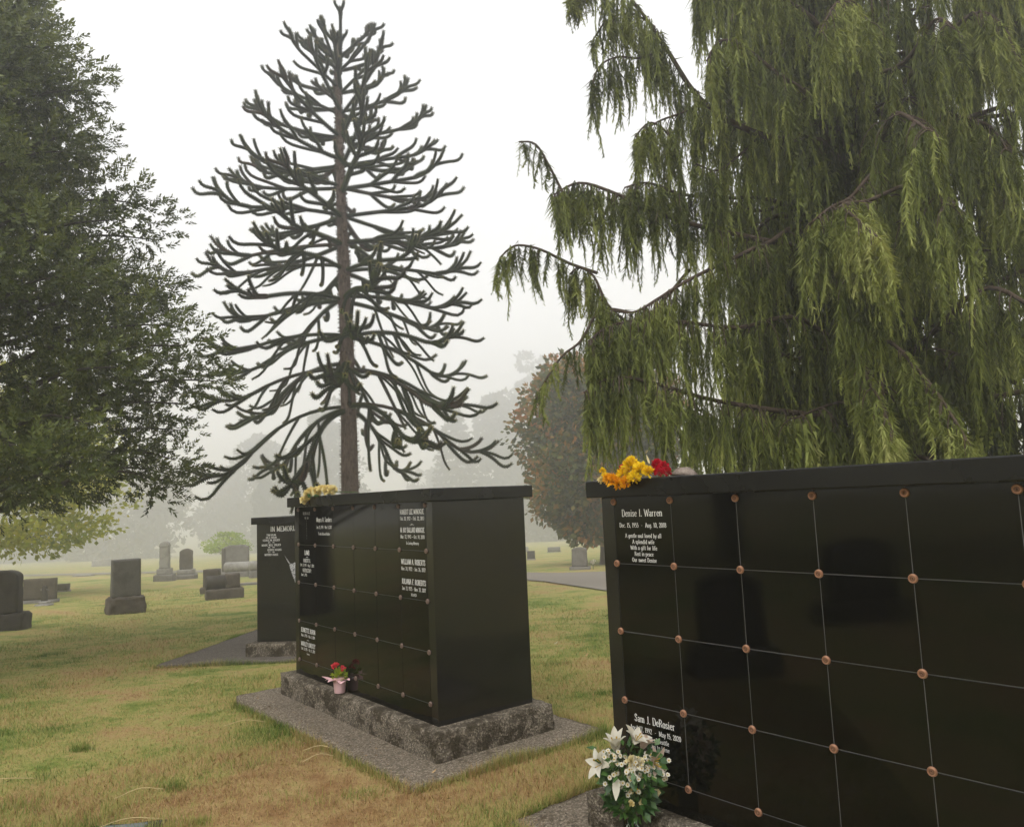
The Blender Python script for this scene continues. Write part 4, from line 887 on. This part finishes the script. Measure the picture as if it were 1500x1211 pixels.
# ------------------------------------------------------------------ the evergreen at the left
LX, LY = -8.75, 10.6
left = empty('evergreen_oak', (LX, LY, g(LX, LY))); tag(left, 'big dark evergreen tree overhanging the lawn at the left edge', 'tree')
def twig_proto(seed, nl=13):
    g_ = np.random.default_rng(seed); P = []; D = []; N = []
    for k in range(nl):
        s = .25 + .75 * k / (nl - 1); a = k * 2.4 + g_.normal(0, .3); op = 1.15 - .6 * s
        d = np.array([math.cos(a) * op, math.sin(a) * op, .75]); d /= np.linalg.norm(d); P.append([0, 0, s]); D.append(d); N.append(np.cross(d, [math.sin(a), -math.cos(a), g_.normal(0, .3)]))
    mm = MB(); mm.leaves(np.array(P) * .20, np.array(D), unit(np.array(N)), g_.uniform(.058, .090, nl), g_.uniform(.026, .038, nl), .5)
    return np.concatenate(mm.V), np.concatenate(mm.Q)
def frames(D):
    up = np.where(np.abs(D[:, 2:3]) > .9, np.array([[1., 0, 0]]), np.array([[0, 0, 1.]])); a = unit(np.cross(D, up)); return a, np.cross(D, a)
def scatter(protos_, P, D, S, tone, mb):
    idx = rng.integers(len(protos_), size=len(P))
    for k, (V, q) in enumerate(protos_):
        s = idx == k
        if not s.any(): continue
        a, c = frames(D[s]); th = rng.uniform(0, 6.28, s.sum())[:, None]; e1 = a * np.cos(th) + c * np.sin(th); e2 = -a * np.sin(th) + c * np.cos(th)
        W_ = P[s][:, None] + S[s][:, None, None] * (V[None, :, 0:1] * e1[:, None] + V[None, :, 1:2] * e2[:, None] + V[None, :, 2:3] * D[s][:, None])
        Q = (q[None] + (np.arange(s.sum()) * len(V))[:, None, None]).reshape(-1, 4)
        rv = np.clip(rng.random((s.sum(), len(q))) * .6 + tone[s][:, None], 0, 1)
        mb.add(W_.reshape(-1, 3), Q, rq=rv.ravel())
tw = [twig_proto(s) for s in range(6)]
prof_z = [1.3, 2.4, 3.0, 4.2, 5.0, 6.0, 7.0, 8.2, 10.0, 11.5]; prof_r = [2.6, 4.15, 4.6, 4.6, 4.15, 3.6, 3.25, 2.6, 1.5, .4]
m = MB(); t = np.linspace(0, 1, 24); m.tube(np.stack([.15 * np.sin(t * 4), .1 * t, t * 10.5 - .2 * (1 - t)], -1), .34 * (1 - t) ** .8 + .03, 12); m.build('trunk', M['bark_grey'], left, True)
limbs = []
for k in range(165):
    z = 2.55 + 8.6 * ((k + rng.random()) / 165) ** 1.05; az = k * 2.39996 + rng.normal(0, .15); rad = np.interp(z, prof_z, prof_r) * rng.uniform(.80, 1.0)
    limbs.append((z, az, rad))
crown_n = 0
for z, az, rad in limbs:
    d = np.array([math.cos(az), math.sin(az), 0]); zb = max(.8, z - rad * .30); b0 = np.array([0, 0, zb])
    droop = -.2 if z < 3.2 else .1
    path = smooth_path([b0, b0 + d * rad * .4 + [0, 0, (z - zb) * .6], d * rad * .75 + [0, 0, z + .05], d * rad + [0, 0, z + droop * rng.uniform(.3, 1)]], 14)
    m = MB(); m.tube(path, np.linspace(.05, .008, 14), 5); br = m.build('limb', M['bark_grey'], left, True)
    # leaf clumps along the outer half
    P = []; D = []; Tn = []
    vis = d[0] > -.35
    for c_ in range(5 if vis else 3):
        s = .36 + .64 * (c_ + rng.random()) / 5; i = int(s * 13); cen = path[min(i, 13)] + rng.normal(0, .14, 3); cr = rng.uniform(.28, .54); nt_ = int((52 if vis else 8) * (cr / .45) ** 2)
        u = rdir(nt_); rr = cr * rng.uniform(.25, 1, (nt_, 1)) ** .6 * [1.15, 1.15, .85]; pp = cen + u * rr
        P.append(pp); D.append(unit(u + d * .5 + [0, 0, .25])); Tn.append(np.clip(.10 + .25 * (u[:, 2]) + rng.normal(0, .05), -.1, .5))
    # a loose leafy tip
    nt_ = 10; tip = path[-1] + d * rng.uniform(-.1, .18, (nt_, 1)) + rng.normal(0, .09, (nt_, 3)); P.append(tip); D.append(unit(d + rng.normal(0, .5, (nt_, 3)) + [0, 0, .3])); Tn.append(np.full(nt_, .1))
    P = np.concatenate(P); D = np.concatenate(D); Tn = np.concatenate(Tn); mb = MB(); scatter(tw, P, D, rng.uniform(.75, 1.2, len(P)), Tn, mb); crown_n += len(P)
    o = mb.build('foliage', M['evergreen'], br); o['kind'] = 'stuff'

def copy_tree(o, parent=None):
    c_ = o.copy(); COL.objects.link(c_); c_.parent = parent
    for ch in list(o.children): copy_tree(ch, c_)
    return c_
for x, y, rz, lab in [(-15.5, 2.0, 2.1, 'dark evergreen left of the picture, mirrored in the near polished wall'), (-16.0, -7.5, 4.0, 'dark evergreen behind the viewer at the left, mirrored faintly in the near wall')]:
    c_ = copy_tree(left); c_.location = (x, y, g(x, y)); c_.rotation_euler = (0, 0, rz); c_['label'] = lab
# ------------------------------------------------------------------ trees in the mist
KF = 2.0; GT = 'trees fading in the mist'
def crown_tree(name, label, x, y, h, prof, leaf, n, mat, barkm='bark_grey', trunk_r=.3, clumps=60, stretch=.7, cat='tree', trunk_h=.6, base=.0, droop=0.0, group=None, asym=None):
    """trunk, limbs and a crown of many leaf-sized faces gathered in clumps; prof: (height share, radius m)"""
    if group == GT: x, y, h, leaf, trunk_r = x * KF, y * KF, h * KF, leaf * KF, trunk_r * KF; prof = [(a, c_ * KF) for a, c_ in prof]
    z0 = g(x, y); r = empty(name, (x, y, z0)); tag(r, label, cat, group)
    m = MB(); t = np.linspace(0, 1, 14); m.tube(np.stack([.03 * h * np.sin(t * 3 + x) * t, .02 * h * np.sin(t * 4 + y) * t, t * h * trunk_h - .3 * (1 - t)], -1), trunk_r * (1 - .75 * t) + trunk_r * .5 * np.exp(-t * 14), 9)
    hs_ = [p[0] for p in prof]; rs_ = [p[1] for p in prof]
    zs = []; w_ = np.interp(np.linspace(hs_[0], hs_[-1], 60), hs_, rs_) ** 1.3 + .02; w_ /= w_.sum()
    zc = rng.choice(np.linspace(hs_[0], hs_[-1], 60), clumps, p=w_) + rng.normal(0, .01, clumps); az = rng.uniform(0, 2 * np.pi, clumps); rr = np.interp(zc, hs_, rs_)
    ra = rr * np.sqrt(rng.uniform(.25, 1, clumps)) * .86
    cen = np.stack([np.cos(az) * ra, np.sin(az) * ra, zc * h], -1); cr = np.clip(rr * .34, leaf * 1.5, 4.0) * rng.uniform(.7, 1.25, clumps)
    for c_ in cen[:: max(1, clumps // 14)]: m.tube(smooth_path([[0, 0, min(c_[2] * .6, h * trunk_h * .9)], c_ * [.5, .5, .86], c_], 7), np.linspace(trunk_r * .3, .02, 7), 5)
    m.build('trunk', M[barkm], r, True)
    k = rng.integers(clumps, size=n); u = rdir(n); P = cen[k] + u * (cr[k, None] * rng.uniform(.35, 1, (n, 1)) ** .5) * [1.1, 1.1, stretch]
    P[:, 2] = np.maximum(P[:, 2], base + .05)
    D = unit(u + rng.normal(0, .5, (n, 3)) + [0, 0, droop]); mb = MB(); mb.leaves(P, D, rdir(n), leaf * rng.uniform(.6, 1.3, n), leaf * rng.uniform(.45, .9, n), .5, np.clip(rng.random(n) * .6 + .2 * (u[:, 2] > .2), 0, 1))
    mb.build('crown', M[mat], r); return r
def conifer(name, label, x, y, h, rad, mat, layers=26, n=9000, leaf=.5, tip=.02, droop=-.15, group=None, sway=0):
    """a spire with tiers of flat boughs"""
    if group == GT: x, y, h, leaf, rad = x * KF, y * KF, h * KF, leaf * KF, rad * KF
    z0 = g(x, y); r = empty(name, (x, y, z0)); tag(r, label, 'tree', group); m = MB(); t = np.linspace(0, 1, 12)
    m.tube(np.stack([0 * t, 0 * t, t * h - .3 * (1 - t)], -1), h * .014 * (1 - t) + .04, 8); m.build('trunk', M['bark_grey'], r, True)
    mb = MB(); per = n // (layers * 7)
    for l in range(layers):
        s = (l + .5) / layers; z = h * (.10 + .88 * s); rl = rad * (1 - s) ** .85 * rng.uniform(.75, 1.1) + tip * h
        for k in range(7):
            a = l * 1.3 + k * .9 + rng.normal(0, .2); d = np.array([math.cos(a), math.sin(a), 0]); q_ = rng.random(per) ** .6
            P = d * (q_ * rl)[:, None] + np.stack([rng.normal(0, .12 * rl, per) * -d[1], rng.normal(0, .12 * rl, per) * d[0], z + droop * rl * q_ ** 1.5 + rng.normal(0, .04 * rl, per)], -1)
            mb.leaves(P, unit(d + rng.normal(0, .5, (per, 3)) + [0, 0, -.2]), unit(rng.normal(0, .5, (per, 3)) + [0, 0, 1]), leaf * rng.uniform(.5, 1.2, per), leaf * .5, .5)
    mb.build('crown', M[mat], r); return r
crown_tree('autumn_tree', 'rust and green leaved tree by the road between the two near walls', 4.35, 36.5, 10.4, [(.14, 1.3), (.20, 3.3), (.35, 3.85), (.55, 4.0), (.75, 3.5), (.90, 2.5), (1.0, .8)], .30, 36000, 'autumn', 'bark_brown', .42, 150, .8, trunk_h=.55)
crown_tree('maple_tree', 'yellowing maple branch showing under the dark tree at the far left', -20.6, 27.5, 9.5, [(.20, 3.8), (.30, 5.5), (.5, 5.6), (.75, 4.2), (1, 1.0)], .20, 22000, 'maple', 'bark_grey', .34, 60, .38, trunk_h=.6)
crown_tree('young_tree', 'small bright green tree behind the headstone pillars', -21.8, 57.5, 2.75, [(.48, 1.3), (.6, 1.75), (.8, 1.35), (1, .5)], .15, 2600, 'young_green', 'bark_grey', .07, 34, .45, trunk_h=.7)
crown_tree('misty_tree', 'broad rounded tree in the mist at the left', -50, 96, 14.5, [(.02, 6.5), (.25, 8.6), (.55, 8.2), (.8, 5.5), (1, 1.5)], .7, 12000, 'far_broad', 'bark_grey', .5, 80, .8, group=GT)
crown_tree('misty_tree', 'reddish tree in the mist behind the headstone pillars', -40, 118, 17.5, [(.02, 7.5), (.3, 8.8), (.6, 6.8), (.85, 3.6), (1, .8)], .8, 12000, 'far_broad', 'bark_grey', .5, 80, .8, group=GT)
crown_tree('misty_tree', 'low misty tree line shape at the far left edge', -75, 112, 13, [(.02, 9), (.4, 9), (.8, 6), (1, 2)], .9, 9000, 'far_green', 'bark_grey', .5, 60, .8, group=GT)
crown_tree('misty_tree', 'faint rounded tree between the reddish tree and the columnar ones', -44, 160, 18, [(.02, 6), (.35, 7.4), (.7, 5.6), (1, 1.5)], 1.0, 8000, 'far_green', 'bark_grey', .5, 60, .8, group=GT)
for k, (x, y, h, rd, lab) in enumerate([(-30.2, 92, 9.4, 1.15, 'slim columnar cypress in the mist, left of the three'), (-28.4, 93, 9.8, 1.15, 'slim columnar cypress in the mist, middle of the three'), (-26.6, 94, 11.2, 1.2, 'slim columnar cypress in the mist, right of the three')]):
    crown_tree('columnar_cypress', lab, x, y, h, [(.02, rd * .8), (.4, rd), (.75, rd * .8), (1, .15)], .45, 3500, 'far_green', 'bark_grey', .2, 44, 1.1, group=GT, droop=.8)
crown_tree('misty_tree', 'tall cone-shaped tree in the mist behind the monkey puzzle trunk', -25.5, 104, 20.5, [(.02, 5.2), (.3, 5.4), (.6, 4.2), (.85, 2.2), (1, .5)], .7, 12000, 'far_green', 'bark_grey', .5, 90, 1.0, group=GT)
conifer('misty_cedar', 'tiered cedar spire fading in the mist right of the monkey puzzle', -8.3, 108, 19.6, 5.6, 'far_green', 17, 9000, .8, .012, -.10, GT)
crown_tree('misty_tree', 'lumpy tall misty conifer beside the tiered cedar', -2.2, 118, 23.5, [(.02, 4.2), (.25, 4.5), (.5, 4.6), (.75, 3.6), (.92, 2.8), (1, 1.2)], .8, 14000, 'far_green', 'bark_grey', .6, 70, 1.0, group=GT)
crown_tree('misty_tree', 'tallest misty conifer spire behind the rust-coloured tree', 4.8, 138, 36, [(.02, 5.5), (.4, 5.5), (.7, 4.4), (.9, 3.0), (1, 1.4)], .9, 14000, 'far_green', 'bark_grey', .6, 80, 1.1, group=GT)
crown_tree('misty_tree', 'low misty tree beyond the road under the rust-coloured tree', 5, 98, 8.0, [(.02, 6), (.4, 7), (.8, 5), (1, 2)], .7, 8000, 'far_broad', 'bark_grey', .4, 50, .7, group=GT)
crown_tree('misty_tree', 'faint low misty tree behind the middle wall', -14, 150, 15, [(.02, 10), (.4, 12), (.8, 8), (1, 3)], 1.0, 8000, 'far_green', 'bark_grey', .4, 60, .7, group=GT)

# ------------------------------------------------------------------ grass
def in_slab(P, grow=0.0):
    bad = np.zeros(len(P), bool)
    for (o, a, u0, u1, v0, v1) in SLABS:
        d = P - np.array(o[:2]); u = d @ np.array([math.cos(a), math.sin(a)]); v = d @ np.array([-math.sin(a), math.cos(a)])
        bad |= (u > u0 - grow) & (u < u1 + grow) & (v > v0 - grow) & (v < v1 + grow)
    return bad
def blades(y0, y1, n, L, W, xs=.86):
    yy = np.exp(rng.uniform(math.log(y0), math.log(y1), n)); xx = rng.uniform(-1, 1, n) * (yy * xs + .3); P = np.stack([xx, yy], -1)
    bad = in_slab(P, -.01); pd = P - [-2.26, 4.4]; bad |= (np.abs(pd[:, 0]) < .15) & (np.abs(pd[:, 1]) < .12); P = P[~bad]; n = len(P)
    edge = in_slab(P, .06)
    a = rng.uniform(0, 6.28, n); tl = rng.uniform(.25, 1.3, n); D = unit(np.stack([np.cos(a) * tl, np.sin(a) * tl, np.ones(n)], -1))
    k = .6 + .8 * np.array([.5 + .5 * math.sin(x * 2.1 + 1.3 * math.sin(y * 1.7)) for x, y in P])
    ln = L * rng.uniform(.5, 1.3, n) * k * np.where(edge, 1.7, 1.0) * (1 + P[:, 1] * .015)
    B = np.concatenate([P, (T(P[:, 0], P[:, 1]) - .004)[:, None]], -1); s = np.stack([-np.sin(a), np.cos(a), 0 * a], -1) * (W * (1 + P[:, 1] * .10))[:, None]
    M_ = B + D * (ln * .55)[:, None]; tip = B + D * ln[:, None] + np.stack([np.cos(a), np.sin(a), 0 * a], -1) * (ln * .25)[:, None]
    V = np.stack([B - s, B + s, tip], 1).reshape(-1, 3); return V
V = np.concatenate([blades(2.6, 30, 330000, .036, .0018), blades(2.6, 9, 130000, .040, .0014)])
def edge_blades(n):
    out = []
    for (o, a, u0, u1, v0, v1) in SLABS:
        m_ = n; k = rng.integers(4, size=m_); t_ = rng.random(m_); e = np.abs(rng.normal(0, .035, m_)) - .004
        u = np.where(k == 0, u0 - e, np.where(k == 1, u1 + e, u0 + t_ * (u1 - u0))); v = np.where(k == 2, v0 - e, np.where(k == 3, v1 + e, v0 + t_ * (v1 - v0)))
        x = o[0] + u * math.cos(a) - v * math.sin(a); y = o[1] + u * math.sin(a) + v * math.cos(a); th = rng.uniform(0, 6.28, m_); ln = rng.uniform(.03, .10, m_) * (.5 + .7 * (.5 + .5 * np.sin(x * 5 + y * 4)))
        B = np.stack([x, y, T(x, y) - .005], -1); s = np.stack([-np.sin(th), np.cos(th), 0 * th], -1) * .0024; tip = B + np.stack([np.cos(th) * .5, np.sin(th) * .5, 0 * th + 1], -1) * ln[:, None]
        out.append(np.stack([B - s, B + s, tip], 1).reshape(-1, 3))
    return np.concatenate(out)
def tufts(spots):
    out = []
    for x, y, rad, n, h in spots:
        p = rng.normal(0, rad, (n, 2)) * [1, .6] + [x, y]; p = p[~in_slab(p)]; n = len(p); th = rng.uniform(0, 6.28, n); ln = h * rng.uniform(.4, 1.1, n); t_ = rng.uniform(.2, .9, n)
        B = np.concatenate([p, (T(p[:, 0], p[:, 1]) - .004)[:, None]], -1); s = np.stack([-np.sin(th), np.cos(th), 0 * th], -1) * .0022; tip = B + np.stack([np.cos(th) * t_, np.sin(th) * t_, 0 * th + 1], -1) * ln[:, None]
        out.append(np.stack([B - s, B + s, tip], 1).reshape(-1, 3))
    return np.concatenate(out)
spots = [(-3.42, 6.05, .05, 160, .10), (-2.02, 4.42, .12, 420, .09), (-2.5, 4.5, .14, 420, .08), (-3.1, 4.9, .12, 260, .08), (-1.9, 6.25, .22, 700, .075), (-1.55, 6.0, .2, 500, .07)]
for k in range(70):
    y = math.exp(rng.uniform(math.log(3.8), math.log(14))); spots.append((rng.uniform(-.8, .6) * y, y, rng.uniform(.04, .2), int(rng.uniform(60, 220)), rng.uniform(.045, .08)))
ng = len(V) // 3; V2 = edge_blades(11000); V3 = tufts(spots)
rv = np.concatenate([rng.random(ng), rng.random(len(V2) // 3) * .7 - .15, rng.random(len(V3) // 3) * .5 - .25]); V = np.concatenate([V, V2, V3])
m = MB(); n = 900; yy = np.exp(rng.uniform(math.log(3), math.log(16), n)); P = np.stack([rng.uniform(-.85, .5, n) * yy, yy, 0 * yy], -1); P = P[~in_slab(P[:, :2], .0)]; n = len(P); P[:, 2] = T(P[:, 0], P[:, 1]) + rng.uniform(.012, .03, n)
m.leaves(P, unit(rng.normal(size=(n, 3)) * [1, 1, .35]), unit(rng.normal(size=(n, 3)) * [.4, .4, 1]), rng.uniform(.010, .034, n), rng.uniform(.004, .014, n)); tag(m.build('leaf_litter', M['litter']), 'small dead leaf bits scattered over the lawn', 'leaf litter', kind='stuff')
m = MB(); n = 420                                                 # bits of litter lying on the slabs
for (o, a, u0, u1, v0, v1) in SLABS[:2]:
    u = rng.uniform(u0, u1, n // 2); v = v0 + np.abs(rng.normal(0, .12, n // 2)); v = np.minimum(v, -.13); zz = np.full(n // 2, .012)
    m.leaves(np.stack([o[0] + u * math.cos(a) - v * math.sin(a), o[1] + u * math.sin(a) + v * math.cos(a), zz], -1), unit(rng.normal(size=(n // 2, 3)) * [1, 1, .1]), unit(rng.normal(size=(n // 2, 3)) * [.2, .2, 1]), rng.uniform(.008, .03, n // 2), rng.uniform(.003, .010, n // 2))
tag(m.build('slab_litter', M['litter']), 'dead leaf bits and needles lying on the concrete slabs', 'leaf litter', kind='stuff')
tag(link('lawn_grass', npmesh('lawn_grass', V, None, np.arange(len(V)).reshape(-1, 3), M['blade'], rv)), 'short patchy lawn grass, green and straw brown', 'grass', kind='stuff')
# straws and fallen leaves
for k, (x, y, a, L, lab) in enumerate([(-1.50, 5.75, 175, .26, 'pale straw on the dry grass left of the slab corner, the farther of two'), (-1.46, 5.55, 28, .22, 'pale straw on the dry grass left of the slab corner, the nearer of two'), (-3.55, 5.3, 25, .42, 'long pale straw on the grass at the left edge'), (-2.45, 5.0, 30, .28, 'short pale straw on the dry grass above the sunken plaque'), (-2.35, 6.6, 12, .34, 'curved straw in the grass at the left end of the middle slab'), (-2.28, 4.52, 20, .36, 'bent straw lying across the sunken plaque')]):
    m = MB(); t = np.linspace(-.5, .5, 8); d = np.array([math.cos(R(a)), math.sin(R(a))]); P = np.stack([t * L * d[0], t * L * d[1], .03 + .018 * np.cos(t * 5)], -1); m.tube(P, .0026, 5)
    o = m.build('straw', M['straw'], None); o.location = (x, y, g(x, y)); tag(o, lab, 'straw', 'straws on the lawn')
for k, (x, y, L, lab) in enumerate([(-2.06, 5.65, .07, 'curled tan leaf lying on the brown grass in the foreground'), (.43, 10.3, .07, 'white scrap on the grass between the two near walls'), (-3.0, 6.6, .06, 'dead leaf in the grass at the left'), (-.62, 5.1, .05, 'tan leaf on the grass below the corner of the middle slab'), (-3.6, 8.6, .06, 'tiny pale leaf on the grass near the dark path'), (.75, 9.2, .05, 'small tan leaf on the green grass behind the near wall')]):
    m = MB(); petal_grid(m, (0, 0, .025), (1, .3 * k - .6, .35), (0, 0, 1), L, L * .5, .9, .2); o = m.build('fallen_leaf', M['white'] if k == 1 else M['dead_leaf'], None); o.location = (x, y, g(x, y)); tag(o, lab, 'leaf', 'fallen leaves on the lawn')

# ------------------------------------------------------------------ haze
bm = bmesh.new(); bmesh.ops.create_cube(bm, size=1)
for v in bm.verts: v.co = Vector((v.co.x * 1440, v.co.y * 1240 + 310, v.co.z * 80 + 22.5))
me = bpy.data.meshes.new('haze'); bm.to_mesh(me); bm.free()
hm = bpy.data.materials.new('mist'); hm.use_nodes = True; hm.node_tree.nodes.clear()
pv = hm.node_tree.nodes.new('ShaderNodeVolumePrincipled'); pv.inputs['Density'].default_value = HAZE_DENSITY; pv.inputs['Color'].default_value = (.994, .990, 1.0, 1); pv.inputs['Anisotropy'].default_value = .62
ho = hm.node_tree.nodes.new('ShaderNodeOutputMaterial'); hm.node_tree.links.new(pv.outputs[0], ho.inputs['Volume']); me.materials.append(hm)
tag(link('haze', me), 'thin grey autumn mist over the whole cemetery', 'mist', kind='stuff')
